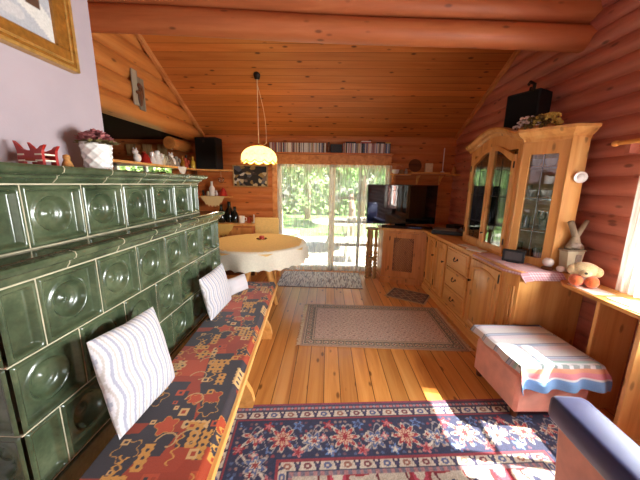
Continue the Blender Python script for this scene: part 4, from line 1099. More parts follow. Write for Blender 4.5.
# right window curtain and rod
mb=MB()
def drape(a,b):
    y=1.63+.165*a; z=.80+.93*(1-b); 
    return (1.895+.016*math.sin(a*26)+.006*math.sin(a*11+b*4), y, z)
mb.grid(drape,60,20)
tag(build(mb,'window_curtain',M['drape'],at=(1.9,1.7,1.7),smooth=True),'white curtain hanging at the right window beside the log wall','curtain')
mb=MB()
def drape2(a,b): return (1.895+.016*math.sin(a*26), .06+.22*a, .80+.93*(1-b))
mb.grid(drape2,60,20); tag(build(mb,'window_curtain',M['drape'],at=(1.9,.2,1.7),smooth=True),'white curtain at the near side of the right window','curtain')
cr=thing('curtain_rail','light wooden curtain rail above the right window','curtain rail',(1.9,1.2,1.74))
mb=MB(); mb.tube([(1.895,-.1,1.74),(1.895,1.98,1.74)],.014,12); build(mb,'rod',M['benchw'],parent=cr,smooth=40)
mb=MB(); mb.ell((1.895,1.99,1.74),.02,.028,.02); build(mb,'finial',M['benchw'],parent=cr,smooth=True)
for y in (0.,1.90):
    mb=MB(); mb.box(1.90,1.96,y,y+.03,1.67,1.755); build(mb,'bracket',M['logy'],parent=cr)

# ------------------------------------------------------------------ ottoman and blanket
OC=(1.415,1.785,0); OR=.05
ot=thing('ottoman','salmon suede ottoman under the striped blanket beside the desk','ottoman',OC,OR)
ow,ol=.47,.46
mb=MB(); mb.bbox(-ow/2,ow/2,-ol/2,ol/2,.05,.32,.02); build(mb,'base',M['suede'],parent=ot,local=True,smooth=40)
mb=MB(); mb.bbox(-ow/2-.008,ow/2+.008,-ol/2-.008,ol/2+.008,.322,.402,.025); build(mb,'lid_cushion',M['suede'],parent=ot,local=True,smooth=40)
for sx in (-1,1):
    for sy in (-1,1):
        mb=MB(); mb.lathe([(.02,.0105),(.025,.05)],(sx*.2,sy*.19,0),12); build(mb,'foot',M['darkw'],parent=ot,local=True)
NUc,NVc=120,130; hw,hl=ow/2+.016,ol/2+.016
vs=[];cl=[]
blue,teal,pinkc,orng,wh,grey,navy_=C(120,160,206),C(170,204,196),C(222,142,150),C(226,160,128),C(226,224,224),C(150,160,156),C(78,86,112)
for j in range(NVc+1):
    for i in range(NUc+1):
        u=-hw-.045+(2*hw+.10)*i/NUc; v=hl+.004-(2*hl+.004+.145)*j/NVc   # v from back to front
        dz=0; x=u; y=v; ex=max(0,abs(u)-hw); ey=max(0,abs(v)-hl)
        if ex>0: x=math.copysign(hw+.002,u)
        if ey>0: y=math.copysign(hl+.002,v)
        d=max(ex,ey); fl=min(ex,ey)
        z=.407-d
        if ex>0: x+=math.copysign(.012*min(1,ex/.06)+.010*math.sin(v*32)*min(1,ex/.06)+.25*ex,u)
        if ey>0: y+=math.copysign((.018*(1+math.sin(u*36))*min(1,ey/.1)+.15*ey+fl*.4),v)
        z+= .004*math.sin(u*9+v*13) if d==0 else 0
        edge=min(hw-abs(u),hl-abs(v))
        if -.001<edge<.03: z-=.010*(1-edge/.03)**2
        vs.append((x,y,z))
        q=hl+.004-v; tot=2*hl+.004+.145; r=tot-q
        c=wh
        if r<.062: c=blue
        elif r<.070: c=wh
        elif r<.100: c=pinkc
        elif r<.128: c=orng
        elif r<.155: c=grey if (math.sin(u*95)>-.2) else wh
        elif r<.165: c=wh
        elif r<.185: c=teal
        elif r<.2: c=C(200,196,206)
        else:
            w_=(q%.135)
            if w_<.005 : c=C(96,104,130)
            elif w_<.026: c=C(186,198,216)
            elif w_<.030: c=C(140,148,170)
            elif w_<.07: c=C(226,216,222)
        cl.append(c)
mb=MB(); n1=NUc+1; mb.add(vs,[(j*n1+i,j*n1+i+1,(j+1)*n1+i+1,(j+1)*n1+i) for j in range(NVc) for i in range(NUc)])
bl=build(mb,'blanket',M['cloth'],at=OC,rot=OR,local=True,smooth=True,cols=np.array(cl),recalc=False,solid=.004)
tag(bl,'white striped blanket with blue and pink hem draped over the ottoman','blanket')
# ------------------------------------------------------------------ armchair (its left arm enters the frame)
ac=thing('armchair','salmon armchair with dark blue padded arms at the right front','armchair',(1.335,.72,0),-.05)
def soft(name,x0,x1,y0,y1,z0,z1,mt,b=.03,par=ac):
    mb=MB(); mb.bbox(x0,x1,y0,y1,z0,z1,b); return build(mb,name,M[mt],parent=par,local=True,smooth=50)
for sx,nm in ((-1,'arm'),(1,'arm')):
    x=sx*.265
    mb=MB(); mb.prism([(-.32,.06),(.285,.06),(.34,.43),(.33,.45),(-.32,.45)],x-.06,x+.06,ax=0); a_=build(mb,nm,M['suede'],parent=ac,local=True,bevel=.012)
    pr=[]; NA=12
    mb=MB(); P_=[]
    for i in range(20):
        t=2*PI*i/20; cxx=.078*math.copysign(abs(math.cos(t))**.35,math.cos(t)); czz=.058*math.copysign(abs(math.sin(t))**.35,math.sin(t)); P_.append((cxx,czz))
    sect=[(-.36,.7),(-.35,.95),(-.3,1),(0,1),(.30,1),(.365,1.0),(.385,.92),(.395,.7)]
    vs=[]
    for yy,k_ in sect: vs+= [(x+a*k_,yy,.485+b*k_) for a,b in P_]
    fs=[(i*20+j,i*20+(j+1)%20,(i+1)*20+(j+1)%20,(i+1)*20+j) for i in range(len(sect)-1) for j in range(20)]+[tuple(range(20))[::-1],tuple(range((len(sect)-1)*20,len(sect)*20))]
    mb.add(vs,fs); build(mb,'arm_pad',M['bluecov'],parent=a_,local=True,smooth=50)
soft('seat_base',-.20,.20,-.32,.27,.06,.30,'suede'); soft('seat_cushion',-.185,.185,-.22,.30,.30,.42,'bluecov',.035); soft('backrest',-.32,.32,-.47,-.33,.06,.95,'bluecov',.045)
for sx in (-1,1):
    for sy in (-.3,.24):
        mb=MB(); mb.lathe([(.018,.0105),(.024,.06)],(sx*.26,sy,0),12); build(mb,'leg',M['darkw'],parent=ac,local=True)

# ------------------------------------------------------------------ dining corner
TC=Vector((-.85,3.34,0))
tb=thing('dining_table','round wooden dining table on splayed legs in the far left corner','table',tuple(TC))
mb=MB(); mb.lathe([(0,.715),(.555,.715),(.565,.725),(.565,.738),(0,.738)],n=48); build(mb,'tabletop',M['benchw'],parent=tb,local=True)
for k_ in range(4):
    a=PI/4+k_*PI/2+.2; mb=MB(); c,s_=math.cos(a),math.sin(a)
    mb.tube([(.10*c,.10*s_,.70),(.16*c,.16*s_,.42),(.30*c,.30*s_,.0)],[.03,.034,.026],10); build(mb,'leg',M['benchw'],parent=tb,local=True,smooth=True)
mb=MB(); mb.lathe([(.06,.40),(.07,.55),(.10,.71)],n=16); build(mb,'pedestal',M['benchw'],parent=tb,local=True,smooth=True)
def cloth_fn(Rt,drop,zt,sc=0,nw=11,amp=.02,ph=0.):
    def fn(a,b):
        t=2*PI*a; q=b*1.5
        if q<1: r=Rt*q; z=zt-.006*max(0,(q-.95)/.05)**2
        else:
            d=(q-1)/.5; w_=math.sin(nw*t+ph)*amp*d; r=Rt+.012+.03*d+w_; z=zt-.006-(drop-sc*abs(math.sin(t*nw*1.5)))*d
        return (r*math.cos(t),r*math.sin(t),z)
    return fn
mb=MB(); mb.grid(cloth_fn(.575,.20,.745,.02),176,60)
tag(build(mb,'tablecloth',M['wlinen'],at=tuple(TC),local=True,smooth=True,solid=.003),'cream white tablecloth with a scalloped hem on the round table','tablecloth')
mb=MB()
def over(a,b):
    t=2*PI*a; n=8; r0=.618*math.cos(PI/n)/math.cos(((t+PI/8)%(2*PI/n))-PI/n); r=r0*b; return (r*math.cos(t),r*math.sin(t),.7495-.012*max(0,(r-.55)/.02))
mb.grid(over,96,12); tag(build(mb,'table_overlay',M['ylinen'],at=tuple(TC),local=True,solid=.003),'yellow octagonal cloth spread over the white tablecloth','tablecloth')
dish=thing('candle_dish','red candle on a small glass dish on the yellow cloth','candle',(TC.x+.03,TC.y+.10,.7525))
mb=MB(); mb.lathe([(0,0),(.05,0),(.07,.012),(.068,.014),(.05,.004),(0,.004)],n=28); build(mb,'dish',M['crystal'],parent=dish,local=True,smooth=True)
mb=MB(); mb.lathe([(0,.004),(.03,.004),(.03,.045),(0,.047)],n=20); build(mb,'candle',M['red'],parent=dish,local=True,smooth=40)
# chair with yellow cover behind the table
ch=thing('dining_chair','wooden chair with a yellow back cover behind the round table','chair',(-.93,4.06,0))
build(MB().bbox(-.2,.2,-.2,.2,.42,.45,.005),'seat',M['benchw'],parent=ch,local=True)
for sx in (-1,1):
    for sy in (-1,1):
        mb=MB(); mb.tube([(sx*.17,sy*.17,.42),(sx*.19,sy*.19,0)],[.02,.016],8); build(mb,'leg',M['benchw'],parent=ch,local=True)
build(MB().obox((0,.2,.68),.34,.02,.46,b=.004),'backrest',M['benchw'],parent=ch,local=True)
mb=MB(); mb.bbox(-.185,.185,.183,.219,.56,.93,.012); build(mb,'back_cover',M['ylinen'],parent=ch,local=True,smooth=40)
# pendant lamp
PLY=3.6; px_,pz_=-.865,1.735
pd=thing('pendant_lamp','yellow glass pendant lamp with a scalloped rim hanging over the table','lamp',(px_,PLY,pz_))
mb=MB(); ns=12
def shade(a,b):
    t=2*PI*a; th=b*PI*.50; sc=.012*(1-abs(math.sin(ns/2*t)))*max(0,(b-.7)/.3)
    rib=1+.015*abs(math.sin(ns/2*t))
    r=(.02+.195*math.sin(th))*rib; z=.15*math.cos(th)
    if b>.9: z-=(b-.9)*.25
    return (r*math.cos(t),r*math.sin(t),z-.03*abs(math.sin(ns/2*t))*max(0,(b-.8)/.2)+.01)
mb.grid(shade,144,26); sh=build(mb,'lamp_shade',M['shade'],parent=pd,local=True,smooth=True,solid=.004)
mb=MB()
for z_ in (0,):
    pts_=[]
    for i in range(145):
        a=i/144; p=shade(a,1.0); pts_.append((p[0]*1.01,p[1]*1.01,p[2]))
    mb.tube(pts_,.006,6,cap=False)
    pts_=[]
    for i in range(145):
        a=i/144; p=shade(a,.78); t=2*PI*a; pts_.append((p[0]*1.012,p[1]*1.012,p[2]-.022*abs(math.sin(ns/2*t))))
    mb.tube(pts_,.003,6,cap=False)
build(mb,'shade_trim',M['yellow'],parent=pd,local=True,smooth=True)
mb=MB(); mb.lathe([(0,.19),(.012,.188),(.022,.165),(.024,.145),(0,.145)],n=16); build(mb,'cap',M['gold'],parent=pd,local=True,smooth=True)
mb=MB(); mb.ell((0,0,.03),.032,.032,.04); build(mb,'bulb',M['bulb'],parent=pd,local=True,smooth=True)
ctop=ceil_z(PLY)-pz_
mb=MB(); mb.tube([(0,0,.185),(0,0,ctop-.03)],.0045,6); build(mb,'cable',M['twine'],parent=pd,local=True)
mb=MB(); mb.tube([(0,0,ctop-.1)]+[(.09*math.sin(PI*.5*t)+.06*math.sin(PI*t)*.3,0,ctop-.1-(ctop-.24)*t) for t in (.1,.2,.35,.5,.65,.8,.92)]+[(.10,0,.20),(.05,0,.165),(.0,0,.19)],.003,6); build(mb,'slack_cord',M['twine'],parent=pd,local=True)
mb=MB(); mb.lathe([(0,-.05),(.03,-.045),(.04,-.01),(.042,.03),(0,.03)],(0,0,ctop),16); build(mb,'canopy',M['iron'],parent=pd,local=True,smooth=True)

# ------------------------------------------------------------------ shelf over the glass door, disc cases, net curtains
sf=thing('door_shelf','long wooden shelf above the glass door carrying the disc cases','shelf',(0,4.48,1.78))
build(MB().bbox(-.93,.98,4.40,4.565,1.895,1.915,.003),'shelf_board',M['log'],parent=sf)
build(MB().bbox(-.93,.98,4.535,4.565,1.765,1.895,.003),'front_board',M['trimw'],parent=sf)
build(MB().bbox(-.02,.015,4.42,4.555,1.915,2.07,.003),'divider',M['darkw'],parent=sf)
cases=[('white',s(214,210,204)),('grey',s(140,136,134)),('black',s(38,36,40)),('red',s(150,52,44)),('blue',s(84,104,140)),('cream',s(206,186,150)),('brown',s(112,78,56)),('pink',s(190,140,136))]
cm_={n_:plain('case_'+n_,c_,.35,var=.1,vs=120) for n_,c_ in cases}
cproto={}
rn=random.Random(12)
def put_case(x,side):
    n_=rn.choices([c[0] for c in cases],[8,4,2,2,2,4,2,2])[0]; hgt_=rn.choice([.14,.14,.142,.136])
    lab=f'thin {n_} disc case standing in the {side} row on the shelf above the glass door'; gr=f'{n_} disc cases in the {side} row'
    if n_ not in cproto:
        mb=MB(); mb.box(-.0055,.0055,-.06,.06,0,.14); cproto[n_]=tag(build(mb,'disc_case',cm_[n_],at=(x,4.475,1.915),local=True),lab,'disc case',gr)
    else: dup(cproto[n_],(x,4.475+rn.uniform(-.004,.004),1.915),0,lab,gr)
x=-.90
while x<-.04: put_case(x,'left'); x+=.0118
x=.225
while x<.93: put_case(x,'right'); x+=.0118
mb=MB(); mb.bbox(-.09,.09,-.06,.06,0,.125,.004); tag(build(mb,'black_case',M['black'],at=(.115,4.475,1.915),local=True),'black box standing between the two rows of disc cases','box')
for i,(x,w_,mt,lab,dz) in enumerate(((.33,.15,'black','flat black case lying on top of the right disc row, leftmost',0),(.56,.15,'red','red striped case lying on the middle of the right disc row',0),(.56,.14,'paper','white case lying on top of the red case above the door',.016),(.78,.13,'black','flat dark case lying on the right part of the disc row',0),(.89,.08,'yellow','small yellow case lying at the right end of the disc row',0))):
    mb=MB(); mb.bbox(-w_/2,w_/2,-.06,.06,0,.015,.002); tag(build(mb,'flat_case',M[mt],at=(x,4.475,2.0585+dz),local=True),lab,'disc case')
rod=thing('net_curtain_rail','thin wooden curtain rail over the glass door','curtain rail',(0,4.5,1.755))
mb=MB(); mb.bbox(-.95,1.16,4.487,4.505,1.742,1.765,.003); build(mb,'rail',M['trimw'],parent=rod)
for x in (-.94,1.14):
    mb=MB(); mb.box(x-.012,x+.012,4.505,4.575,1.74,1.765); build(mb,'bracket',M['trimw'],parent=rod)
def net(x0,x1,fold,ph):
    def fn(a,b):
        z=1.745-1.70*b-(.014*abs(math.sin(a*60)) if b>.999 else 0)
        return (x0+(x1-x0)*a,4.47+.016*math.sin(a*fold+ph)+.006*math.sin(a*fold*2.3+b*3),z)
    return fn
mb=MB(); mb.grid(net(-.80,.10,58,0),240,30); tag(build(mb,'net_curtain',M['sheer'],at=(-.35,4.47,1.74),smooth=True,recalc=False),'sheer white net curtain over the left half of the glass door','curtain')
mb=MB(); mb.grid(net(.11,.98,72,1),240,30); tag(build(mb,'net_curtain',M['sheer2'],at=(.55,4.47,1.74),smooth=True,recalc=False),'white string net curtain over the barred right half of the glass door','curtain')
# rustic turned stand right of the door
rs=thing('wooden_stand','rustic turned wooden stand between glass door and corner cabinet','stand',(.70,4.28,0))
for x,y in ((-.06,-.03),(.055,-.04),(0,.06)):
    mb=MB(); z=0; pr=[(.0,0)]
    while z<.42: pr+= [(.026,z+.004),(.034,z+.02),(.034,z+.032),(.022,z+.05)]; z+=.055
    pr+=[(.022,.50),(.028,.52),(.022,.60),(.026,.70),(.02,.78),(0,.78)]
    mb.lathe(pr,(x,y,0),14); build(mb,'leg',M['rustic'],parent=rs,local=True,smooth=True)
mb=MB(); mb.lathe([(0,.78),(.10,.78),(.105,.79),(.10,.80),(0,.80)],n=20); mb.lathe([(0,.30),(.085,.30),(.085,.32),(0,.32)],n=20); build(mb,'tray',M['rustic'],parent=rs,local=True)
# ------------------------------------------------------------------ shelf above the television
ws=thing('wall_shelf','wooden wall shelf with two steps above the television','shelf',(1.4,4.5,1.6))
mb=MB(); mb.bbox(.96,1.26,4.40,4.565,1.60,1.618,.003); mb.bbox(1.26,1.84,4.39,4.565,1.625,1.648,.003); mb.bbox(1.84,1.955,4.30,4.565,1.60,1.62,.003); build(mb,'shelf_board',M['benchw'],parent=ws)
for x in (1.02,1.40,1.75):
    mb=MB(); mb.prism([(4.565,1.60),(4.42,1.60),(4.45,1.585),(4.50,1.56),(4.53,1.50),(4.565,1.46)],x-.012,x+.012,ax=0); build(mb,'bracket',M['benchw'],parent=ws)
itm=[('tea_cup','ceramic',[(0,0),(.03,0),(.05,.02),(.055,.065),(.05,.065),(0,.02)],1.04,1.618,'white cup at the left end of the shelf above the television','cup'),
     ('jar','rustic',[(0,0),(.03,0),(.035,.03),(.025,.06),(.03,.065),(0,.066)],1.13,1.618,'small brown jar beside the white cup above the television','jar'),
     ('bud_vase','stone',[(0,0),(.02,0),(.028,.03),(.014,.06),(.016,.08),(0,.08)],1.20,1.618,'little grey vase on the low left step above the television','vase')]
for nm,mt,pr,x,z,lab,ct in itm:
    mb=MB(); mb.lathe(pr,n=20); tag(build(mb,nm,M[mt],at=(x,4.48,z),local=True,smooth=40),lab,ct)
mb=MB(); mb.lathe([(0,0),(.085,0),(.10,.008),(.10,.012),(0,.01)],n=28); m2=MB(); m2.merge(mb,Matrix.Translation((0,0,.10))@Matrix.Rotation(PI/2-.2,4,'X')); tag(build(m2,'plate',M['darkw'],at=(1.34,4.52,1.648),local=True,smooth=40),'round dark wooden plate leaning on the wall above the television','plate')
mb=MB(); mb.bbox(-.055,.055,-.02,.02,0,.135,.004); tag(build(mb,'picture_card',M['card'],at=(1.54,4.47,1.648),local=True),'pale upright picture card on the shelf above the television','card')
mb=MB(); mb.lathe([(0,0),(.03,0),(.03,.012),(.008,.02),(.008,.36),(0,.365)],n=12); tag(build(mb,'taper_candle',M['paper'],at=(1.755,4.48,1.648),local=True,smooth=40),'tall thin white taper candle above the right side of the television','candle')
mb=MB(); mb.lathe([(0,0),(.03,0),(.035,.04),(.02,.07),(.024,.09),(.012,.115),(0,.118)],n=16); tag(build(mb,'figurine',M['wicker'],at=(1.895,4.40,1.62),local=True,smooth=True),'small brown figure on the corner step beside the display cabinet','figurine')

# ------------------------------------------------------------------ left corner shelves and ornaments
cs=thing('corner_shelf','long wooden ornament shelf running from the kitchen opening into the left corner','shelf',(-2.05,4.2,1.63))
mb=MB(); mb.prism([(-2.15,1.66),(-1.97,1.66),(-1.97,4.26),(-1.90,4.34),(-1.52,4.44),(-1.50,4.562),(-2.15,4.562)],1.622,1.645,ax=2); build(mb,'shelf_board',M['benchw'],parent=cs)
mb=MB(); mb.box(-2.13,-2.09,4.5,4.54,1.25,1.622); build(mb,'support_post',M['darkw'],parent=cs)
sp2=thing('loudspeaker','black loudspeaker standing in the left corner on the ornament shelf','loudspeaker',(-1.83,4.42,1.6455),-.12)
build(MB().bbox(-.17,.17,-.10,.10,0,.46,.008),'cabinet_box',M['speaker'],parent=sp2,local=True)
build(MB().bbox(-.155,.155,-.107,-.10,.02,.44,.004),'grille',M['grille'],parent=sp2,local=True)
mb=MB(); mb.ell((-.02,-.11,.40),.02,.006,.02); build(mb,'tweeter',M['iron'],parent=sp2,local=True,smooth=True)
def fig(kind):
    mb=MB()
    if kind=='angel': mb.lathe([(0,0),(.045,0),(.04,.03),(.022,.08),(.018,.09),(.028,.11),(.024,.135),(0,.145)],n=18); mb.ell((-.035,.015,.08),.02,.008,.035); mb.ell((.035,.015,.08),.02,.008,.035)
    elif kind=='bottle': mb.lathe([(0,0),(.028,0),(.03,.02),(.03,.08),(.012,.11),(.012,.145),(.014,.15),(0,.15)],n=18)
    elif kind=='hat': mb.lathe([(0,0),(.055,0),(.06,.012),(.05,.03),(.045,.06),(.025,.10),(0,.12)],n=18)
    elif kind=='cat': mb.ell((0,0,.05),.035,.045,.05); mb.ell((0,-.03,.11),.03,.03,.03); mb.ell((-.015,-.03,.14),.008,.006,.014); mb.ell((.015,-.03,.14),.008,.006,.014)
    elif kind=='jug': mb.lathe([(0,0),(.03,0),(.045,.04),(.04,.08),(.025,.1),(.032,.12),(.028,.12),(0,.09)],n=18); mb.tube([(.035,0,.10),(.06,0,.09),(.06,0,.06),(.042,0,.045)],.006,8)
    return mb
def figurine(kind,mt,x,y,z,lab,cat='figurine',nm='figurine',sc=1.):
    mb=fig(kind); mb.v=[(a*sc,b*sc,c*sc) for a,b,c in mb.v]
    return tag(build(mb,nm,M[mt],at=(x,y,z),local=True,smooth=50),lab,cat)
Z=1.6455
figurine('hat','red',-2.05,3.20,Z,'red cone figure at the near end of the ornament shelf')
figurine('cat','ceramic',-2.06,3.08,Z,'white low animal figure left of the red cone figure')
figurine('angel','ceramic',-2.05,3.33,Z,'white angel figure right after the red cone on the ornament shelf')
figurine('angel','pig',-2.07,3.47,Z,'cream figure between two white figures on the ornament shelf')
figurine('jug','greyw',-2.05,3.60,Z,'grey jug in the middle of the ornament shelf','jug','jug')
figurine('cat','ceramic',-2.04,3.74,Z,'white sitting cat figure in the middle of the ornament shelf',sc=1.15)
figurine('angel','stone',-2.06,3.87,Z,'grey figure behind the amber bottle on the ornament shelf')
figurine('bottle','amber',-2.03,3.98,Z,'amber bottle on the ornament shelf before the yellow one','bottle','bottle')
figurine('hat','iron',-2.06,4.09,Z,'dark figure between the amber and the yellow bottle',sc=1.0)
for kx,(kd,mt,x,y,sc,lab) in enumerate((('cat','redclay',-2.09,3.27,.9,'small reddish animal squeezed behind the red cone figure'),('angel','ceramic',-2.03,3.40,1.15,'tall white angel left of the cream figure on the ornament shelf'),('jug','pig',-2.06,3.54,1.1,'pale jug touching the grey jug on the ornament shelf'),('hat','greyw',-2.05,3.67,1.2,'grey cone figure just left of the white sitting cat'),('bottle','bottle',-2.08,3.81,1.0,'black little bottle right of the white sitting cat'),('angel','redclay',-2.02,4.04,.95,'reddish figure right of the amber bottle'),('bottle','iron',-2.06,4.15,1.2,'dark bottle just left of the yellow bottle'))):
    figurine(kd,mt,x,y,Z,lab,'figurine' if kd in ('cat','angel','hat') else kd,'figurine' if kd in ('cat','angel','hat') else kd,sc)
figurine('bottle','yellow',-2.0,4.22,Z,'yellow bottle on the ornament shelf beside the black loudspeaker','bottle','bottle',1.1)
def doily(name,x0,x1,y,z,drop,lab,mt='lace',ax=0,n=5,top=.05):
    mb=MB()
    def fn(a,b):
        t=(a-.5)*2; d=drop*(1-abs(t)**2.8)*(.80+.20*abs(math.sin(a*PI*n*1.5)))
        if b<.25: o=top*(1-b/.25); z_=z; 
        else: o=0; z_=z-d*(b-.25)/.75
        p=x0+(x1-x0)*a
        return (p,y+o,z_+.001) if ax==0 else (y-o,p,z_+.001)
    mb.grid(fn,50,16); return tag(build(mb,name,M[mt],smooth=True,recalc=False,solid=.002,at=fn(.5,0)),lab,'doily')
doily('lace_doily',3.72,3.96,-1.967,1.647,.10,'white lace doily hanging from the edge of the ornament shelf','wlace',1)
# lower little shelf
ls=thing('small_shelf','small corner shelf with a lace doily below the black loudspeaker','shelf',(-1.85,4.5,1.23))
mb=MB(); mb.bbox(-2.14,-1.54,4.38,4.562,1.215,1.234,.003); build(mb,'shelf_board',M['benchw'],parent=ls)
mb=MB(); mb.box(-1.85,-1.82,4.44,4.562,1.14,1.215); build(mb,'bracket',M['benchw'],parent=ls)
doily('lace_doily',-1.99,-1.61,4.375,1.236,.17,'cream lace doily hanging from the small corner shelf','lace',0,5)
figurine('bottle','ceramic',-1.84,4.47,1.2375,'white bottle with a dark neck on the small corner shelf','bottle','bottle',1.5)
figurine('hat','red',-1.66,4.46,1.2375,'red cone ornament at the right end of the small corner shelf','ornament','ornament',1.15)
for i,(x,mt,lab) in enumerate(((-2.06,'redclay','reddish figure at the left end of the small corner shelf'),(-1.97,'iron','dark little figure left of the white bottle'),(-1.90,'pig','pale little figure just left of the white bottle'),(-1.76,'ceramic','small white figure between the white bottle and the red cone'))):
    figurine('cat' if i%2 else 'jug',mt,x,4.45,1.2375,lab,sc=.6)
hg=thing('glass_pendant','small clear glass ornament hanging below the ornament shelf','ornament',(-1.68,4.46,1.46))
mb=MB(); mb.ell((0,0,.03),.045,.03,.045); build(mb,'glass_body',M['crystal'],parent=hg,local=True,smooth=True)
mb=MB(); mb.tube([(0,0,.07),(0,0,.163)],.002,5); build(mb,'thread',M['twine'],parent=hg,local=True)
# framed picture on the back wall
fp=thing('framed_picture','dark patchwork picture in a thin wooden frame on the back log wall','picture',(-1.35,4.55,1.4))
fx0,fx1,fz0,fz1=-1.52,-.96,1.385,1.725
mb=MB()
for a in ((fx0,fx1,fz0,fz0+.018),(fx0,fx1,fz1-.018,fz1),(fx0,fx0+.018,fz0,fz1),(fx1-.018,fx1,fz0,fz1)): mb.bbox(a[0],a[1],4.532,4.56,a[2],a[3],.003)
build(mb,'frame',M['rustic'],parent=fp)
mb=MB(); mb.grid(lambda a,b:(fx0+.01+(fx1-fx0-.02)*a,4.548,fz0+.01+(fz1-fz0-.02)*b),70,46); A=np.array(mb.v)
rg=np.random.default_rng(8); pts_=rg.random((70,2)); pal=np.array([C(40,34,34),C(60,48,44),C(196,176,140),C(120,100,90),C(30,30,36),C(150,120,70),C(90,90,100),C(210,200,190)])[rg.choice(8,70,p=[.25,.2,.1,.12,.15,.08,.06,.04])]
U=np.stack([(A[:,0]-fx0)/(fx1-fx0)*1.5,(A[:,2]-fz0)/(fz1-fz0)],1); ptz=pts_*np.array([1.5,1]); ix=((U[:,None,:]-ptz[None])**2).sum(2).argmin(1)
build(mb,'image',M['paint'],parent=fp,cols=pal[ix])
# low side cupboard in the corner, with things on it
lc=thing('side_cupboard','low wooden cupboard with a yellow doily in the left corner','cupboard',(-1.55,4.4,0))
build(MB().bbox(-1.97,-1.14,4.22,4.55,.08,.80,.004),'carcass',M['log'],parent=lc); build(MB().bbox(-1.99,-1.12,4.20,4.552,.80,.822,.004),'top',M['benchw'],parent=lc); build(MB().box(-1.96,-1.15,4.24,4.56,0,.08),'plinth',M['darkw'],parent=lc)
for a,b in ((-1.95,-1.57),(-1.54,-1.16)): build(MB().bbox(a,b,4.205,4.22,.12,.77,.004),'door',M['honey'],parent=lc)
doily('yellow_doily',-1.84,-1.42,4.195,.824,.20,'yellow lace doily hanging over the front of the side cupboard','ylace',0,4)
for i,(x,sc,lab) in enumerate(((-1.69,1.9,'taller dark bottle on the side cupboard'),(-1.58,2.2,'tallest dark bottle on the side cupboard next to the wall'),(-1.475,1.7,'shorter dark bottle on the side cupboard beside the white mug'))): figurine('bottle','bottle',x,4.42+.05*(i%2),.8225,lab,'bottle','bottle',sc)
mb=MB(); mb.lathe([(0,0),(.045,0),(.048,.11),(.043,.11),(.04,.01),(0,.01)],n=22); mb.tube([(.045,0,.09),(.075,0,.08),(.075,0,.04),(.046,0,.03)],.007,8); tag(build(mb,'mug',M['ceramic'],at=(-1.36,4.40,.8225),local=True,smooth=40),'white mug on the side cupboard right of the dark bottles','mug')
figurine('angel','pig',-1.80,4.36,.8225,'pale figure at the left end of the side cupboard',sc=.8)
figurine('angel','redclay',-1.25,4.42,.8225,'small reddish figure right of the white mug',sc=.7)
mb=MB(); mb.lathe([(0,0),(.03,0),(.03,.01),(.01,.02),(.01,.13),(0,.135)],n=14); tag(build(mb,'white_candle',M['paper'],at=(-1.17,4.42,.8225),local=True,smooth=40),'short white candle at the right end of the side cupboard','candle')
# kitchen corner: cards, counter, pot plant behind
for i,x in enumerate((-3.12,-2.86,-2.62)):
    mb=MB(); mb.bbox(-.075,.075,-.006,.006,-.09,.09,.002); tag(build(mb,'wall_card',M['rustic'],at=(x,4.535,1.93),local=True),['leftmost of three small brown pictures in the dark kitchen corner','middle of three small brown pictures in the dark kitchen corner','rightmost of three small brown pictures in the dark kitchen corner'][i],'picture')
kc=thing('kitchen_counter','kitchen counter under the small kitchen window behind the stove','counter',(-3,4.3,0))
build(MB().bbox(-4.15,-2.3,4.0,4.55,.09,.86,.004),'cabinets',M['honey'],parent=kc); build(MB().bbox(-4.17,-2.28,3.97,4.552,.86,.90,.004),'counter_top',M['darkw'],parent=kc); build(MB().box(-4.1,-2.35,4.06,4.5,0,.09),'plinth',M['darkw'],parent=kc)
figurine('jug','ceramic',-2.95,4.22,.9005,'large white jug on the kitchen counter before the small window','jug','jug',4.4)
figurine('bottle','bottle',-2.48,4.22,.9005,'dark tall bottle on the kitchen counter before the small window','bottle','bottle',4.6)

# ------------------------------------------------------------------ garden outside
G=struct(build(MB().box(-9,9,YB+.3,22,-.3,-.12),'ground_lawn',M['lawn']))
P_=struct(build(MB().box(-4,4,YB+.26,8.0,-.118,-.06),'ground_patio',M['patio']))
gt=thing('garden_table','round pale garden table on the sunny patio outside','garden table',(.25,6.6,-.06))
mb=MB(); mb.lathe([(0,.62),(.60,.62),(.62,.635),(.60,.65),(0,.65)],n=40); build(mb,'tabletop',M['greyplastic'],parent=gt,local=True)
for k_ in range(4): a=PI/4+k_*PI/2; mb=MB(); mb.tube([(.1*math.cos(a),.1*math.sin(a),.62),(.4*math.cos(a),.4*math.sin(a),0)],.025,8); build(mb,'leg',M['greyplastic'],parent=gt,local=True)
def gchair(x,y,rot,lab):
    t=thing('garden_chair',lab,'garden chair',(x,y,-.06),rot)
    build(MB().bbox(-.24,.24,-.24,.24,.40,.43,.01),'seat',M['white'],parent=t,local=True)
    mb=MB(); 
    for i in range(5): mb.box(-.22+.1*i,-.16+.1*i,.21,.24,.43,.88)
    mb.box(-.24,.24,.21,.24,.84,.9); build(mb,'backrest',M['white'],parent=t,local=True)
    for sx in (-1,1):
        for sy in (-1,1): mb=MB(); mb.tube([(sx*.21,sy*.21,.40),(sx*.24,sy*.24,0)],.02,8); build(mb,'leg',M['white'],parent=t,local=True)
gchair(.62,5.55,PI,'white slatted garden chair outside the barred right half of the door')
gchair(-.95,6.3,1.2,'white garden chair outside the left half of the glass door')
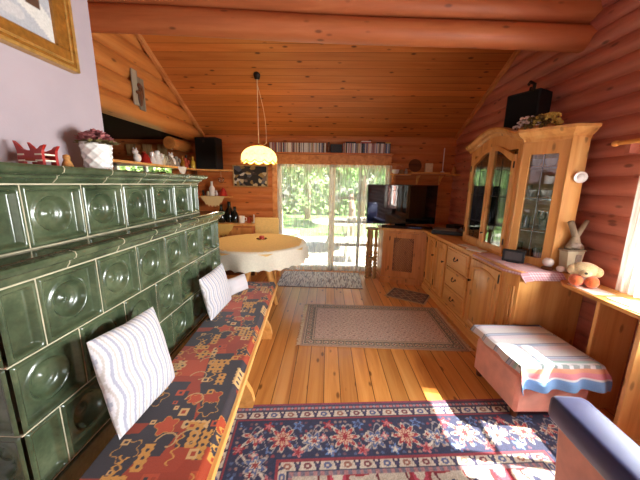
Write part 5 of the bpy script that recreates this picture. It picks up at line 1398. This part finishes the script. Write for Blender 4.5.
def tree(x,y,h,crown,n,lab,mt,seed,cat='tree',trunk=True,nm='tree'):
    t=thing(nm,lab,cat,(x,y,-.12)); rn=random.Random(seed)
    if trunk:
        mb=MB(); mb.tube([(0,0,0),(.05,0,h*.4),(0,.03,h*.8)],[.14,.11,.06],10); build(mb,'trunk',M['bark'],parent=t,local=True,smooth=True)
    mb=MB()
    blobs=[(rn.uniform(-1,1)*crown*.8,rn.uniform(-1,1)*crown*.5,h*(rn.uniform(.35,1)),rn.uniform(.35,.7)*crown) for _ in range(9)]
    for i in range(n):
        bx,by_,bz,br=rn.choice(blobs); d=Vector((rn.gauss(0,1),rn.gauss(0,1),rn.gauss(0,1))).normalized()*br*rn.uniform(.6,1)
        p=Vector((bx,by_,bz))+d; a=Vector((rn.gauss(0,1),rn.gauss(0,1),rn.gauss(0,1))).normalized(); b=a.orthogonal().normalized(); L=rn.uniform(.05,.11)
        if p.z<.0: continue
        mb.add([p-a*L,p+b*L*.5,p+a*L,p-b*L*.5],[(0,1,2,3)])
    build(mb,'foliage',M[mt],parent=t,local=True,recalc=False)
tree(-3.0,10.4,3.2,1.2,3800,'leafy green tree outside behind the left half of the door','leaf',1)
tree(1.3,10.8,3.4,1.2,3800,'leafy tree outside behind the barred right door half','leaf',2)
tree(-.9,12.6,3.6,1.3,3800,'light green tree farther back in the middle of the garden','leaf2',3)
tree(4.2,12.2,3.2,1.3,2600,'green tree at the right edge of the garden','leaf2',4)
tree(-4.6,7.6,2.4,1.0,3000,'green bush outside the small kitchen window','leaf2',5,'bush',True,'bush')
tree(-6.6,9.6,3.0,1.2,3000,'green bush at the far left of the garden','leaf',6,'bush',True,'bush')
hd=MB(); rn=random.Random(9)
for i in range(9000):
    p=Vector((rn.uniform(-9,9),rn.uniform(14.2,14.8),rn.uniform(-.1,4.2))); a=Vector((rn.gauss(0,1),rn.gauss(0,1),rn.gauss(0,1))).normalized(); b=a.orthogonal().normalized(); L=rn.uniform(.1,.2)
    hd.add([p-a*L,p+b*L*.6,p+a*L,p-b*L*.6],[(0,1,2,3)])
hg_=thing('hedge','tall dense hedge closing off the garden','hedge',(0,14.5,-.12)); build(hd,'foliage',M['leaf2'],parent=hg_,recalc=False)
tree(.72,8.7,1.6,.35,10,'reddish tree trunk outside the barred door half','leaf',8,'tree')

# ------------------------------------------------------------------ light
def area(name,loc,rot,sx,sy,power,col):
    l=bpy.data.lights.new(name,'AREA'); l.shape='RECTANGLE'; l.size=sx; l.size_y=sy; l.energy=power; l.color=col
    o=bpy.data.objects.new(name,l); COL.objects.link(o); o.location=loc; o.rotation_euler=rot; return o
area('window_daylight_right',(XR+.20,(WY0+WY1)/2,(WZ0+WZ1)/2),(0,PI/2,0),WZ1-WZ0,WY1-WY0,135,(.97,.98,1.))
area('fill_light_front',((FX0+FX1)/2,YF-.25,(FZ0+FZ1)/2),(PI/2,0,0),FX1-FX0,FZ1-FZ0,24,(1.,.97,.95))  # fill light added outside the unseen window behind the camera
sun=bpy.data.lights.new('sun','SUN'); sun.energy=36.; sun.angle=.009; sun.color=(1.,.94,.84)
so=bpy.data.objects.new('sun',sun); COL.objects.link(so)
so.rotation_euler=Vector((-1,.12,-1.18)).to_track_quat('-Z','Y').to_euler()
pl_=bpy.data.lights.new('lamp_bulb','POINT'); pl_.energy=7; pl_.color=(1,.87,.64); pl_.shadow_soft_size=.04
po=bpy.data.objects.new('lamp_bulb',pl_); COL.objects.link(po); po.location=(px_,PLY,pz_-.035)
wd=bpy.data.worlds.new('world'); SC.world=wd; wd.use_nodes=True; nt=wd.node_tree; nt.nodes.clear()
ow_=nt.nodes.new('ShaderNodeOutputWorld'); bg=nt.nodes.new('ShaderNodeBackground'); sky=nt.nodes.new('ShaderNodeTexSky')
sky.sky_type='NISHITA'; sky.sun_disc=False; sky.sun_elevation=math.radians(54); sky.sun_rotation=math.radians(99)
bg.inputs[1].default_value=.42
nt.links.new(sky.outputs[0],bg.inputs[0]); nt.links.new(bg.outputs[0],ow_.inputs[0])
vs_=SC.view_settings; vs_.view_transform='Standard'; vs_.look='None'; vs_.gamma=1.; vs_.use_curve_mapping=False; vs_.exposure=.6
SC.display_settings.display_device='sRGB'
SC.cycles.max_bounces=10; SC.cycles.diffuse_bounces=6; SC.cycles.transparent_max_bounces=16
SC.cycles.sample_clamp_indirect=6.
